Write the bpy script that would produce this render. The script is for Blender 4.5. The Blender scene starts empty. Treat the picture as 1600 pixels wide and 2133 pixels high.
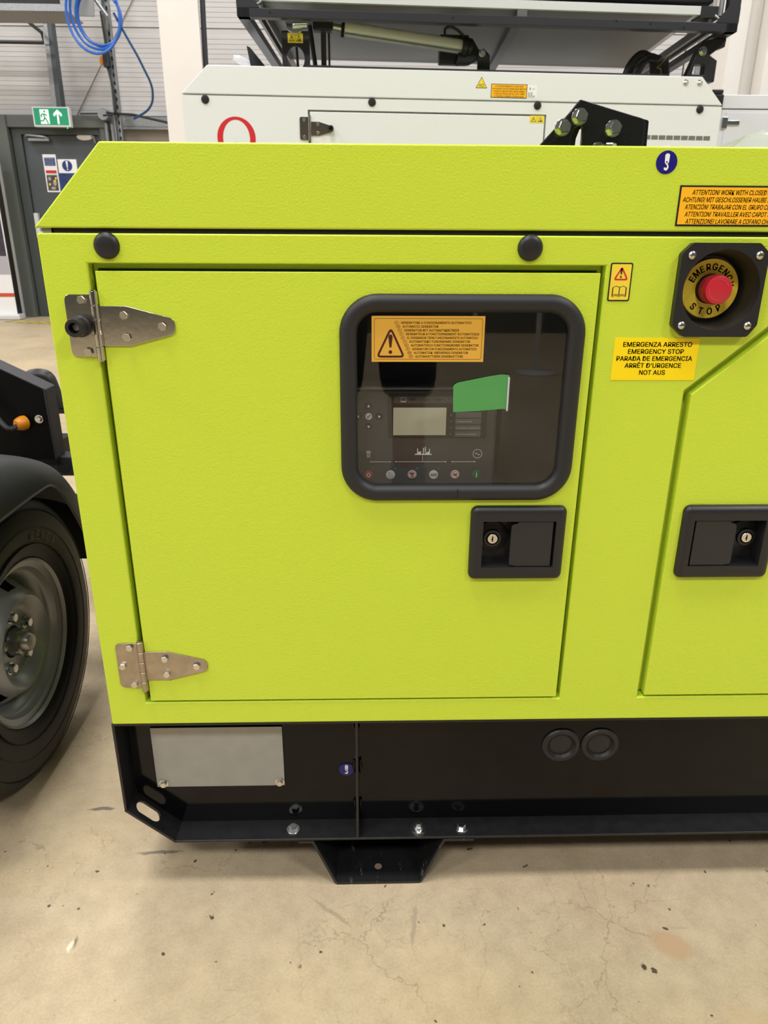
import bpy, bmesh, math, random
from mathutils import Vector, Matrix

random.seed(7)
PI = math.pi
SC = bpy.context.scene
COL = SC.collection

# ------------------------------------------------------------------ camera
cam_d = bpy.data.cameras.new('camera')
cam = bpy.data.objects.new('camera', cam_d)
COL.objects.link(cam)
SC.camera = cam
cam_d.sensor_fit = 'VERTICAL'
cam_d.sensor_height = 36.0
cam_d.lens = 36.0 * 1490.0 / 2133.0
cam_d.clip_start = 0.02
cam_d.clip_end = 200
PITCH, ROLL, YAW = 0.360598, 0.005639, -0.027555
_f = Vector((-math.sin(YAW) * math.cos(PITCH), math.cos(YAW) * math.cos(PITCH), -math.sin(PITCH)))
_r = Vector((math.cos(YAW), math.sin(YAW), 0))
_u = _r.cross(_f)
_r2 = _r * math.cos(ROLL) + _u * math.sin(ROLL)
_u2 = _u * math.cos(ROLL) - _r * math.sin(ROLL)
m = Matrix.Identity(4)
for i in range(3):
    m[i][0], m[i][1], m[i][2] = _r2[i], _u2[i], -_f[i]
m[0][3], m[1][3], m[2][3] = 0, -0.87, 0.97
cam.matrix_world = m
cam_d.dof.use_dof = True
cam_d.dof.focus_distance = 0.95
cam_d.dof.aperture_fstop = 15.0

# ------------------------------------------------------------------ world, lights, exposure
W = bpy.data.worlds.new('hall_light')
SC.world = W
W.use_nodes = True
W.node_tree.nodes['Background'].inputs[0].default_value = (0.93, 0.97, 1.0, 1)
W.node_tree.nodes['Background'].inputs[1].default_value = 0.20

def area(name, loc, sx, sy, power, color=(1, 0.985, 0.965), rot=(0, 0, 0)):
    l = bpy.data.lights.new(name, 'AREA')
    l.shape = 'RECTANGLE'; l.size = sx; l.size_y = sy; l.energy = power; l.color = color
    o = bpy.data.objects.new(name, l)
    o.location = loc; o.rotation_euler = rot
    COL.objects.link(o)
    return o

for lx in (-6.5, -1.2, 4.6):
    for ly, pw in ((-5.0, 290), (-1.0, 215), (3.4, 205), (7.0, 150)):
        area('high_bay_lamp', (lx, ly, 6.6), 1.6, 1.0, pw)
SC.view_settings.view_transform = 'Standard'
SC.view_settings.look = 'None'
SC.view_settings.exposure = -0.16
SC.view_settings.gamma = 1
SC.view_settings.use_curve_mapping = False
SC.cycles.use_denoising = True
SC.cycles.max_bounces = 8
SC.cycles.transparent_max_bounces = 12

# ------------------------------------------------------------------ materials
def lin(c):
    return tuple(((v / 255) / 12.92 if v / 255 <= 0.04045 else ((v / 255 + 0.055) / 1.055) ** 2.4) for v in c)

MATS = {}
def mat(name, rgb, rough=0.5, metal=0.0, spec=0.5, bump=None, vary=None, coat=0.0, emit=None, aniso=0, linear=False):
    """rgb in sRGB 0-255; bump=(scale, strength, distance); vary=(scale, amount)"""
    if name in MATS: return MATS[name]
    mt = bpy.data.materials.new(name); mt.use_nodes = True
    nt = mt.node_tree; b = nt.nodes['Principled BSDF']
    c = rgb if linear else lin(rgb)
    b.inputs['Base Color'].default_value = (*c, 1)
    b.inputs['Roughness'].default_value = rough
    b.inputs['Metallic'].default_value = metal
    b.inputs['Specular IOR Level'].default_value = spec
    b.inputs['Coat Weight'].default_value = coat
    tc = None
    if bump or vary: tc = nt.nodes.new('ShaderNodeTexCoord')
    if bump:
        n = nt.nodes.new('ShaderNodeTexNoise'); n.inputs['Scale'].default_value = bump[0]
        n.inputs['Detail'].default_value = bump[3] if len(bump) > 3 else 2
        nt.links.new(tc.outputs['Object'], n.inputs['Vector'])
        bp = nt.nodes.new('ShaderNodeBump'); bp.inputs['Strength'].default_value = bump[1]; bp.inputs['Distance'].default_value = bump[2]
        nt.links.new(n.outputs['Fac'], bp.inputs['Height']); nt.links.new(bp.outputs['Normal'], b.inputs['Normal'])
    if vary:
        n = nt.nodes.new('ShaderNodeTexNoise'); n.inputs['Scale'].default_value = vary[0]; n.inputs['Detail'].default_value = 5
        nt.links.new(tc.outputs['Object'], n.inputs['Vector'])
        cr = nt.nodes.new('ShaderNodeValToRGB')
        a = vary[1]
        cr.color_ramp.elements[0].position = 0.3; cr.color_ramp.elements[1].position = 0.7
        cr.color_ramp.elements[0].color = (*[v * (1 - a) for v in c], 1)
        cr.color_ramp.elements[1].color = (*[min(1, v * (1 + a)) for v in c], 1)
        nt.links.new(n.outputs['Fac'], cr.inputs['Fac']); nt.links.new(cr.outputs['Color'], b.inputs['Base Color'])
    if emit:
        b.inputs['Emission Color'].default_value = (*lin(rgb), 1); b.inputs['Emission Strength'].default_value = emit
    MATS[name] = mt
    return mt

GREEN = mat('lime_powder_coat', (199, 220, 60), 0.36, bump=(420, 0.40, 0.0010, 1.5), spec=0.45)
BLACKP = mat('black_gloss_paint', (8, 8, 10), 0.10, spec=0.26, bump=(520, 0.06, 0.0006))
BLACKF = mat('black_flange_paint', (22, 22, 24), 0.34, bump=(700, 0.25, 0.0008), vary=(60, 0.3))
PLAST = mat('black_plastic', (27, 27, 29), 0.42, bump=(1500, 0.08, 0.0004))
PLASTL = mat('charcoal_plastic', (33, 34, 36), 0.38, bump=(1500, 0.06, 0.0004))
RUB = mat('black_rubber', (30, 30, 32), 0.5)
STEEL = mat('polished_stainless', (190, 186, 178), 0.13, 1.0, bump=(90, 0.02, 0.002))
STEEL2 = mat('brushed_stainless', (176, 164, 150), 0.30, 1.0, vary=(70, 0.12))
ZINC = mat('zinc_plated_steel', (205, 208, 206), 0.22, 1.0)
GALV = mat('galvanised_steel', (150, 153, 155), 0.42, 0.7, vary=(60, 0.15))
NPLATE = mat('aluminium_nameplate', (160, 160, 156), 0.42, 0.25, vary=(30, 0.06))
SCREW = mat('nickel_screw', (215, 212, 205), 0.25, 1.0)
WHITE = mat('white_gloss_paint', (230, 232, 232), 0.28, bump=(500, 0.05, 0.0006), coat=0.3)
WHITE2 = mat('cool_white_paint', (226, 228, 232), 0.3)
ALU = mat('bright_aluminium', (222, 224, 226), 0.35, 0.25)
DARKFR = mat('dark_frame_paint', (38, 38, 44), 0.4)
UNDER = mat('panel_backsheet', (112, 110, 103), 0.5, vary=(3, 0.08))
CREAM = mat('cream_column_paint', (224, 219, 212), 0.6, vary=(2.5, 0.03))
INK = mat('black_ink', (18, 16, 14), 0.5)
YEL = mat('yellow_label', (255, 224, 0), 0.4)
YEL2 = mat('pale_yellow_label', (240, 214, 62), 0.4)
ORG = mat('amber_label', (255, 186, 28), 0.4)
NAVY = mat('navy_label', (26, 18, 120), 0.35)
WLAB = mat('white_label', (240, 240, 240), 0.4)
REDL = mat('red_print', (205, 40, 48), 0.4)
REDB = mat('red_button', (196, 38, 54), 0.35)
VOID = mat('interior_black', (6, 6, 6), 0.8)
INNER = mat('dark_interior', (40, 40, 40), 0.7)
TAPE = mat('green_tape', (78, 152, 80), 0.55, vary=(30, 0.04))
BLUEH = mat('blue_hose', (40, 100, 190), 0.3)
TYRE = mat('tyre_rubber', (9, 9, 10), 0.5, spec=0.35, bump=(300, 0.15, 0.001))
RIM = mat('silver_wheel_paint', (150, 152, 154), 0.34, 0.35)
LCD = mat('lcd_glass', (188, 190, 170), 0.3)
CTRL = mat('controller_fascia', (58, 60, 64), 0.45)
CTRLD = mat('controller_dark', (22, 23, 26), 0.4)
CTRLG = mat('controller_grey', (92, 94, 98), 0.45)
PRINT = mat('white_print', (225, 225, 225), 0.5)
GFRAME = mat('grey_green_steel', (92, 97, 92), 0.5)
DOORM = mat('grey_door_paint', (74, 80, 84), 0.45)
CLAD = mat('wall_cladding', (196, 194, 193), 0.42, vary=(1.2, 0.04))
ORANGE = mat('orange_plug', (208, 130, 16), 0.4)

def nodes_mat(name):
    mt = bpy.data.materials.new(name); mt.use_nodes = True
    MATS[name] = mt
    return mt, mt.node_tree, mt.node_tree.nodes['Principled BSDF']

# smoked window: thin sheet, partly tinted transparent, partly reflective
GLASS = bpy.data.materials.new('smoked_acrylic'); GLASS.use_nodes = True
nt = GLASS.node_tree; nt.nodes.clear()
out = nt.nodes.new('ShaderNodeOutputMaterial'); mx = nt.nodes.new('ShaderNodeMixShader'); tr = nt.nodes.new('ShaderNodeBsdfTransparent')
gl = nt.nodes.new('ShaderNodeBsdfGlossy'); fr = nt.nodes.new('ShaderNodeFresnel'); ma = nt.nodes.new('ShaderNodeMath')
tr.inputs['Color'].default_value = (0.96, 0.96, 0.96, 1); gl.inputs['Roughness'].default_value = 0.02
fr.inputs['IOR'].default_value = 1.5; ma.operation = 'MULTIPLY_ADD'; ma.inputs[1].default_value = 0.85; ma.inputs[2].default_value = 0.0
mi = nt.nodes.new('ShaderNodeMath'); mi.operation = 'MINIMUM'; mi.inputs[1].default_value = 0.10
nt.links.new(fr.outputs[0], ma.inputs[0]); nt.links.new(ma.outputs[0], mi.inputs[0]); nt.links.new(mi.outputs[0], mx.inputs[0]); nt.links.new(tr.outputs[0], mx.inputs[1])
nt.links.new(gl.outputs[0], mx.inputs[2]); nt.links.new(mx.outputs[0], out.inputs['Surface'])

# clear crinkled film over the exhaust
FILM = bpy.data.materials.new('clear_film'); FILM.use_nodes = True
nt = FILM.node_tree; nt.nodes.clear()
out = nt.nodes.new('ShaderNodeOutputMaterial'); mx = nt.nodes.new('ShaderNodeMixShader'); tr = nt.nodes.new('ShaderNodeBsdfTransparent')
gl = nt.nodes.new('ShaderNodeBsdfPrincipled'); gl.inputs['Base Color'].default_value = (0.5, 0.52, 0.56, 1); gl.inputs['Roughness'].default_value = 0.12
mx.inputs[0].default_value = 0.38
nt.links.new(tr.outputs[0], mx.inputs[1]); nt.links.new(gl.outputs[0], mx.inputs[2]); nt.links.new(mx.outputs[0], out.inputs['Surface'])

# concrete floor
CONC, nt, b = nodes_mat('worn_concrete')
N = nt.nodes; Lk = nt.links.new
tc = N.new('ShaderNodeTexCoord')
def noise(scale, det=6, rough=0.6, vec=None, dist=0.0):
    n = N.new('ShaderNodeTexNoise'); n.inputs['Scale'].default_value = scale; n.inputs['Detail'].default_value = det
    n.inputs['Roughness'].default_value = rough; n.inputs['Distortion'].default_value = dist
    Lk(vec or tc.outputs['Object'], n.inputs['Vector']); return n
def ramp(src, stops):
    r = N.new('ShaderNodeValToRGB'); e = r.color_ramp.elements
    while len(e) < len(stops): e.new(0.5)
    for k, (p, c) in enumerate(stops):
        e[k].position = p; e[k].color = (*c, 1) if len(c) == 3 else c
    Lk(src, r.inputs['Fac']); return r
def mixc(a, bb, fac, mode='MIX'):
    mxn = N.new('ShaderNodeMix'); mxn.data_type = 'RGBA'; mxn.blend_type = mode
    if isinstance(fac, float): mxn.inputs[0].default_value = fac
    else: Lk(fac, mxn.inputs[0])
    for s, v in ((6, a), (7, bb)):
        if isinstance(v, tuple): mxn.inputs[s].default_value = (*v, 1)
        else: Lk(v, mxn.inputs[s])
    return mxn.outputs[2]
c1, c2, c3 = lin((200, 179, 144)), lin((180, 160, 130)), lin((188, 171, 142))
b.inputs['Specular IOR Level'].default_value = 0.25
base = ramp(noise(1.6, 6, 0.62, dist=0.4).outputs['Fac'], [(0.3, c2), (0.5, c3), (0.7, c1)]).outputs['Color']
fine = ramp(noise(22, 8, 0.7).outputs['Fac'], [(0.35, (0.86, 0.85, 0.84)), (0.65, (1.03, 1.03, 1.03))]).outputs['Color']
base = mixc(base, fine, 1.0, 'MULTIPLY')
# grain
grn = ramp(noise(260, 3, 0.6).outputs['Fac'], [(0.3, (0.9, 0.9, 0.9)), (0.7, (1.04, 1.04, 1.04))]).outputs['Color']
base = mixc(base, grn, 1.0, 'MULTIPLY')
# hairline cracks: distorted cell edges, shown in patches only
dn = noise(7, 5, 0.7)
vadd = N.new('ShaderNodeVectorMath'); vadd.operation = 'MULTIPLY_ADD'; vadd.inputs[1].default_value = (0.12, 0.12, 0.12)
Lk(dn.outputs['Color'], vadd.inputs[0]); Lk(tc.outputs['Object'], vadd.inputs[2])
for sc_, wid, thr, dark in ((7.0, 0.012, 0.50, 0.45), (17.0, 0.02, 0.52, 0.35)):
    vo = N.new('ShaderNodeTexVoronoi'); vo.feature = 'DISTANCE_TO_EDGE'; vo.inputs['Scale'].default_value = sc_
    Lk(vadd.outputs[0], vo.inputs['Vector'])
    cr = ramp(vo.outputs['Distance'], [(0.0, (1, 1, 1)), (wid, (0, 0, 0))])
    pt = ramp(noise(3.1 + sc_ * 0.1, 4, 0.6).outputs['Fac'], [(thr, (0, 0, 0)), (thr + 0.12, (1, 1, 1))])
    mm = N.new('ShaderNodeMath'); mm.operation = 'MULTIPLY'; Lk(cr.outputs['Color'], mm.inputs[0]); Lk(pt.outputs['Color'], mm.inputs[1])
    m2 = N.new('ShaderNodeMath'); m2.operation = 'MULTIPLY'; m2.inputs[1].default_value = dark; Lk(mm.outputs[0], m2.inputs[0])
    base = mixc(base, lin((110, 96, 78)), m2.outputs[0])
# dark specks and scuffs
sp = ramp(noise(48, 2, 0.5).outputs['Fac'], [(0.715, (0, 0, 0)), (0.74, (1, 1, 1))])
base = mixc(base, lin((84, 74, 62)), sp.outputs['Color'])
mp = N.new('ShaderNodeMapping'); mp.inputs['Scale'].default_value = (3, 30, 1); mp.inputs['Rotation'].default_value = (0, 0, 0.5)
Lk(tc.outputs['Object'], mp.inputs['Vector'])
sf = ramp(noise(2.2, 3, 0.5, mp.outputs['Vector']).outputs['Fac'], [(0.70, (0, 0, 0)), (0.78, (1, 1, 1))])
ms = N.new('ShaderNodeMath'); ms.operation = 'MULTIPLY'; ms.inputs[1].default_value = 0.45; Lk(sf.outputs['Color'], ms.inputs[0])
base = mixc(base, lin((120, 108, 92)), ms.outputs[0])
# a few marks with a place of their own
def spot(x, y, rx, ry, rot, color, amt, soft=0.6):
    global base
    mpp = N.new('ShaderNodeMapping'); mpp.vector_type = 'TEXTURE'
    mpp.inputs['Location'].default_value = (x, y, 0); mpp.inputs['Rotation'].default_value = (0, 0, rot); mpp.inputs['Scale'].default_value = (rx, ry, 1)
    Lk(vadd2.outputs[0], mpp.inputs['Vector'])
    ln = N.new('ShaderNodeVectorMath'); ln.operation = 'LENGTH'; Lk(mpp.outputs[0], ln.inputs[0])
    rr = ramp(ln.outputs['Value'], [(soft, (amt, amt, amt)), (1.0, (0, 0, 0))])
    base = mixc(base, lin(color), rr.outputs['Color'])
dn2 = noise(40, 3, 0.6)
vadd2 = N.new('ShaderNodeVectorMath'); vadd2.operation = 'MULTIPLY_ADD'; vadd2.inputs[1].default_value = (0.012, 0.012, 0)
Lk(dn2.outputs['Color'], vadd2.inputs[0]); Lk(tc.outputs['Object'], vadd2.inputs[2])
spot(0.455, -0.112, 0.036, 0.026, -0.5, (176, 146, 112), 0.75)
spot(0.52, -0.22, 0.045, 0.02, -0.3, (186, 160, 124), 0.5, 0.3)
spot(0.402, -0.144, 0.005, 0.007, 0, (80, 62, 46), 1.0)
spot(-0.478, 0.178, 0.028, 0.005, 0.1, (92, 88, 84), 0.8)
spot(-0.345, 0.077, 0.045, 0.004, 0.03, (105, 96, 88), 0.8)
spot(-0.43, -0.096, 0.005, 0.010, 0, (226, 214, 190), 0.8, 0.5)
spot(-0.424, -0.090, 0.003, 0.012, 0.2, (70, 66, 60), 0.7, 0.2)
spot(0.077, -0.07, 0.004, 0.045, -0.15, (150, 134, 118), 0.6)
spot(-0.05, -0.045, 0.05, 0.004, -0.7, (150, 132, 112), 0.6)
Lk(base, b.inputs['Base Color'])
rr = ramp(noise(3, 4).outputs['Fac'], [(0.3, (0.42, 0.42, 0.42)), (0.7, (0.6, 0.6, 0.6))])
Lk(rr.outputs['Color'], b.inputs['Roughness'])
bp = N.new('ShaderNodeBump'); bp.inputs['Strength'].default_value = 0.12; bp.inputs['Distance'].default_value = 0.002
Lk(noise(120, 4).outputs['Fac'], bp.inputs['Height']); Lk(bp.outputs['Normal'], b.inputs['Normal'])

# worn black foot plate
WORN, nt, b = nodes_mat('worn_black_paint')
N = nt.nodes; Lk = nt.links.new; tc = N.new('ShaderNodeTexCoord')
mp = N.new('ShaderNodeMapping'); mp.inputs['Scale'].default_value = (1.0, 0.25, 0.25); Lk(tc.outputs['Object'], mp.inputs['Vector'])
r_ = ramp(noise(95, 5, 0.7, mp.outputs['Vector']).outputs['Fac'], [(0.0, lin((20, 20, 21))), (0.6, lin((26, 26, 27))), (0.72, lin((120, 118, 114)))])
Lk(r_.outputs['Color'], b.inputs['Base Color']); b.inputs['Roughness'].default_value = 0.4

# roller banner print
# ------------------------------------------------------------------ mesh helpers
class MB:
    def __init__(s): s.v, s.f, s.sm = [], [], []
    def add(s, vs, fs, smooth=False):
        o = len(s.v); s.v += [tuple(p) for p in vs]
        for f in fs: s.f.append([i + o for i in f]); s.sm.append(smooth)
        return s
    def box(s, x0, x1, y0, y1, z0, z1):
        vs = [(x, y, z) for x in (x0, x1) for y in (y0, y1) for z in (z0, z1)]
        return s.add(vs, [(0, 1, 3, 2), (4, 6, 7, 5), (0, 4, 5, 1), (2, 3, 7, 6), (0, 2, 6, 4), (1, 5, 7, 3)])
    def prism(s, poly, a, bb, plane='xz'):
        n = len(poly)
        def P(p, h):
            return {'xz': (p[0], h, p[1]), 'xy': (p[0], p[1], h), 'yz': (h, p[0], p[1])}[plane]
        vs = [P(p, a) for p in poly] + [P(p, bb) for p in poly]
        fs = [list(range(n)), list(range(2 * n - 1, n - 1, -1))] + [(i, i + n, (i + 1) % n + n, (i + 1) % n) for i in range(n)]
        return s.add(vs, fs)
    def plate(s, outer, holes, y0, y1):
        """flat plate in XZ with holes, front at y0, back at y1"""
        bm = bmesh.new(); loops = []
        for lp in [outer] + holes:
            vs = [bm.verts.new((p[0], y0, p[1])) for p in lp]
            loops.append(vs)
            for i in range(len(vs)): bm.edges.new((vs[i], vs[(i + 1) % len(vs)]))
        bmesh.ops.triangle_fill(bm, use_beauty=True, use_dissolve=False, edges=bm.edges[:])
        bm.verts.index_update()
        n = len(bm.verts)
        vs = [tuple(v.co) for v in bm.verts]
        fs = [[v.index for v in f.verts] for f in bm.faces]
        back = [(x, y1, z) for x, y, z in vs]
        allf = fs + [[i + n for i in reversed(f)] for f in fs]
        for lp in loops:
            k = len(lp)
            for i in range(k):
                a, c = lp[i].index, lp[(i + 1) % k].index
                allf.append((a, c, c + n, a + n))
        bm.free()
        return s.add(vs + back, allf)
    def lathe(s, prof, c=(0, 0, 0), axis='y', n=32, skip=None, smooth=True):
        vs, fs = [], []
        for r, h in prof:
            for i in range(n):
                t = 2 * PI * i / n; a, bb = r * math.cos(t), r * math.sin(t)
                vs.append({'y': (c[0] + a, c[1] + h, c[2] + bb), 'x': (c[0] + h, c[1] + a, c[2] + bb), 'z': (c[0] + a, c[1] + bb, c[2] + h)}[axis])
        for j in range(len(prof) - 1):
            for i in range(n):
                if skip and skip(j, i): continue
                fs.append((j * n + i, j * n + (i + 1) % n, (j + 1) * n + (i + 1) % n, (j + 1) * n + i))
        return s.add(vs, fs, smooth)
    def tube(s, pts, r, n=10, closed=False, cap=True, rz=None):
        pts = [Vector(p) for p in pts]; k = len(pts); vs, fs = [], []
        up = None
        for i, p in enumerate(pts):
            if closed: t = pts[(i + 1) % k] - pts[i - 1]
            else: t = pts[min(i + 1, k - 1)] - pts[max(i - 1, 0)]
            t.normalize()
            if up is None: up = Vector((0, 0, 1)) if abs(t.z) < 0.9 else Vector((1, 0, 0))
            a = t.cross(up).normalized(); up = a.cross(t).normalized()
            rr = r[i] if isinstance(r, (list, tuple)) else r
            for j in range(n):
                th = 2 * PI * j / n
                vs.append(p + a * (rr * math.cos(th)) + up * ((rz or rr) * math.sin(th)))
        for i in range(k if closed else k - 1):
            for j in range(n):
                i2 = (i + 1) % k
                fs.append((i * n + j, i * n + (j + 1) % n, i2 * n + (j + 1) % n, i2 * n + j))
        if not closed and cap:
            fs.append(tuple(range(n))); fs.append(tuple((k - 1) * n + j for j in range(n)))
        return s.add(vs, fs, True)
    def grid(s, rows, smooth=True, flip=False):
        n = len(rows[0]); vs = [p for r in rows for p in r]; fs = []
        for i in range(len(rows) - 1):
            for j in range(n - 1): fs.append((i * n + j, i * n + j + 1, (i + 1) * n + j + 1, (i + 1) * n + j))
        return s.add(vs, fs, smooth)
    def text(s, txt, x0, x1, z, h, y, shear=0.0, bold=0.0, right=False):
        """one line of lettering on a plane facing -Y; x0..x1 wide, capitals h high, baseline z"""
        vs, fs, w, ch = glyphs(txt, bold)
        sx = (x1 - x0) / w; sz = h / ch
        return s.add([(x0 + p[0] * sx + shear * p[1] * sz, y, z + p[1] * sz) for p in vs], fs)
    def arctext(s, txt, cx, cz, r, h, y, a0, a1, top=True, bold=0.0, wscale=0.9):
        k = len(txt)
        for i, chx in enumerate(txt):
            vs, fs, w, ch = glyphs(chx, bold)
            a = a0 + (a1 - a0) * i / (k - 1)
            sc_ = h / ch
            for_up = (math.cos(a), math.sin(a)) if top else (-math.cos(a), -math.sin(a))
            rt = (for_up[1], -for_up[0])
            px, pz = cx + r * math.cos(a), cz + r * math.sin(a)
            s.add([(px + rt[0] * (p[0] - w / 2) * sc_ * wscale + for_up[0] * p[1] * sc_, y, pz + rt[1] * (p[0] - w / 2) * sc_ * wscale + for_up[1] * p[1] * sc_) for p in vs], fs)
        return s
    def xf(s, M):
        s.v = [tuple(M @ Vector(p)) for p in s.v]; return s
    def mesh(s, name, m, angle=35):
        me = bpy.data.meshes.new(name); me.from_pydata(s.v, [], s.f)
        bm = bmesh.new(); bm.from_mesh(me); bmesh.ops.recalc_face_normals(bm, faces=bm.faces[:]); bm.to_mesh(me); bm.free()
        for p in me.polygons: p.use_smooth = True
        me.set_sharp_from_angle(angle=math.radians(angle))
        if m: me.materials.append(m)
        me.update(); return me

_gc = {}
try: FONT = bpy.data.fonts.load(bpy.utils.resource_path('LOCAL') + '/datafiles/fonts/Inter.woff2')
except Exception: FONT = None
BOLD = 1.0
def glyphs(txt, bold):
    key = (txt, bold)
    if key in _gc: return _gc[key]
    def raw(t):
        cu = bpy.data.curves.new('lettering', 'FONT'); cu.body = t; cu.size = 1.0; 
        if FONT: cu.font = FONT
        cu.resolution_u = 3; cu.fill_mode = 'FRONT'
        ob = bpy.data.objects.new('lettering', cu); COL.objects.link(ob)
        bpy.context.view_layer.update()
        dg = bpy.context.evaluated_depsgraph_get()
        me = bpy.data.meshes.new_from_object(ob.evaluated_get(dg))
        vs = [(v.co.x, v.co.y) for v in me.vertices]; fs = [list(p.vertices) for p in me.polygons]
        bpy.data.objects.remove(ob); bpy.data.curves.remove(cu); bpy.data.meshes.remove(me)
        return vs, fs
    vs, fs = raw(txt)
    if 'H' not in _gc: _gc['H'] = max(p[1] for p in raw('H')[0])
    x0 = min(p[0] for p in vs); x1 = max(p[0] for p in vs)
    if bold:  # heavier strokes: the same letters laid again a hair to each side
        n0 = len(vs); v0, f0 = vs, fs; vs, fs = [], []
        for q, (dx, dz) in enumerate(((-bold, -bold * 0.6), (bold, -bold * 0.6), (-bold, bold * 0.6), (bold, bold * 0.6))):
            vs += [(p[0] + dx, p[1] + dz) for p in v0]; fs += [[i + n0 * q for i in f] for f in f0]
    r = ([(p[0] - x0, p[1]) for p in vs], fs, max(x1 - x0, 1e-3), _gc['H'])
    _gc[key] = r
    return r

def circ(cx, cz, r, n=32, rz=None, a0=0.0, a1=2 * PI):
    full = abs(a1 - a0 - 2 * PI) < 1e-6
    k = n if full else n + 1
    return [(cx + r * math.cos(a0 + (a1 - a0) * i / n), cz + (rz or r) * math.sin(a0 + (a1 - a0) * i / n)) for i in range(k)]
def rrect(x0, x1, z0, z1, r, n=6):
    o = []
    for cx, cz, a in ((x1 - r, z1 - r, 0), (x0 + r, z1 - r, PI / 2), (x0 + r, z0 + r, PI), (x1 - r, z0 + r, 1.5 * PI)):
        o += [(cx + r * math.cos(a + PI / 2 * i / n), cz + r * math.sin(a + PI / 2 * i / n)) for i in range(n + 1)]
    return o
def roundpoly(pts, r, n=5):
    """round the corners of a convex polygon"""
    o = []; k = len(pts)
    for i in range(k):
        p, a, c = Vector(pts[i]), Vector(pts[i - 1]), Vector(pts[(i + 1) % k])
        d1, d2 = (a - p).normalized(), (c - p).normalized()
        ri = r[i] if isinstance(r, (list, tuple)) else r
        if ri <= 0: o.append(tuple(p)); continue
        ang = d1.angle(d2); t = ri / math.tan(ang / 2)
        A, B = p + d1 * t, p + d2 * t
        for j in range(n + 1):
            u = j / n; o.append(tuple(A * (1 - u) ** 2 + p * 2 * u * (1 - u) + B * u * u))
    return o

def smoothpath(p, n=6):
    p = [Vector(q) for q in p]; o = []
    for i in range(len(p) - 1):
        p0, p1, p2, p3 = p[max(i - 1, 0)], p[i], p[i + 1], p[min(i + 2, len(p) - 1)]
        for j in range(n):
            t = j / n
            o.append(0.5 * ((2 * p1) + (-p0 + p2) * t + (2 * p0 - 5 * p1 + 4 * p2 - p3) * t * t + (-p0 + 3 * p1 - 3 * p2 + p3) * t ** 3))
    return o + [p[-1]]
SMALL = {'white_printing', 'lettering', 'key_symbols_white', 'key_symbols_black', 'arrow_marks', 'prohibition_rings', 'twist_arrows', 'photo_accent', 'photo_detail', 'corner_gusset', 'slide_rail', 'label_symbols', 'symbols', 'sidewall_lettering', 'book_symbol', 'gear_symbol', 'hook_symbol', 'yellow_stripes', 'body_groove'}
def obj(name, mb, m, parent=None, bev=0, seg=2, angle=35, loc=None, rot=None, label=None, kind=None):
    me = mb.mesh(name, m, angle) if isinstance(mb, MB) else mb
    o = bpy.data.objects.new(name, me); COL.objects.link(o)
    if parent: o.parent = parent
    if loc: o.location = loc
    if rot: o.rotation_euler = rot
    if bev:
        md = o.modifiers.new('bevel', 'BEVEL'); md.width = bev; md.segments = seg; md.limit_method = 'ANGLE'; md.harden_normals = True; md.angle_limit = math.radians(40)
    if label: o['label'] = label
    if kind: o['kind'] = kind
    elif name in SMALL: o['kind'] = 'stuff'
    return o
def thing(name, label, cat, loc=(0, 0, 0), rotz=0, group=None):
    o = bpy.data.objects.new(name, None); COL.objects.link(o)
    o.location = loc; o.rotation_euler = (0, 0, rotz); o.empty_display_size = 0.1
    o['label'] = label; o['category'] = cat
    if group: o['group'] = group
    return o
def tag(o, label, cat, group=None):
    o['label'] = label; o['category'] = cat
    if group: o['group'] = group
    return o
def struct(name, mb, m, parent=None, **k):
    o = obj(name, mb, m, parent, **k)
    if not parent: o['kind'] = 'structure'
    return o

def hexbolt(r=0.0065, h=0.005, washer=0.0, axis=(0, -1, 0), dome=True, shank=0):
    """hex head pointing to -Y, base at origin"""
    mb = MB()
    if washer: mb.lathe([(0.0001, -0.0016), (washer * 0.97, -0.0016), (washer, -0.0012), (washer, 0)], n=20)
    b0 = -0.0016 if washer else 0
    hx = [(r * math.cos(PI / 3 * i + 0.2), r * math.sin(PI / 3 * i + 0.2)) for i in range(6)]
    hx2 = [(x * 0.9, z * 0.9) for x, z in hx]
    vs = [(x, b0, z) for x, z in hx] + [(x, b0 - h * 0.85, z) for x, z in hx] + [(x, b0 - h, z) for x, z in hx2]
    fs = [(i, (i + 1) % 6, (i + 1) % 6 + 6, i + 6) for i in range(6)] + [(i + 6, (i + 1) % 6 + 6, (i + 1) % 6 + 12, i + 12) for i in range(6)] + [tuple(range(12, 18))]
    mb.add(vs, fs)
    return mb
BOLT_S = hexbolt(0.0062, 0.0045).mesh('bolt', SCREW, 20)
BOLT_M = hexbolt(0.008, 0.007, 0.0125).mesh('bolt', ZINC, 20)
BOLT_L = hexbolt(0.0125, 0.010, 0.016).mesh('bolt', ZINC, 20)
def put(name, me, parent, loc, rot=(0, 0, 0), scale=None, label=None):
    o = obj(name, me, None, parent, loc=loc, rot=rot, label=label)
    if scale: o.scale = scale
    return o

# ------------------------------------------------------------------ hall shell
HALLX0, HALLX1, WALLY = -9.0, 10.0, 9.4
struct('floor', MB().box(HALLX0, HALLX1, -7.7, WALLY + 0.3, -0.12, 0), CONC)

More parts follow.
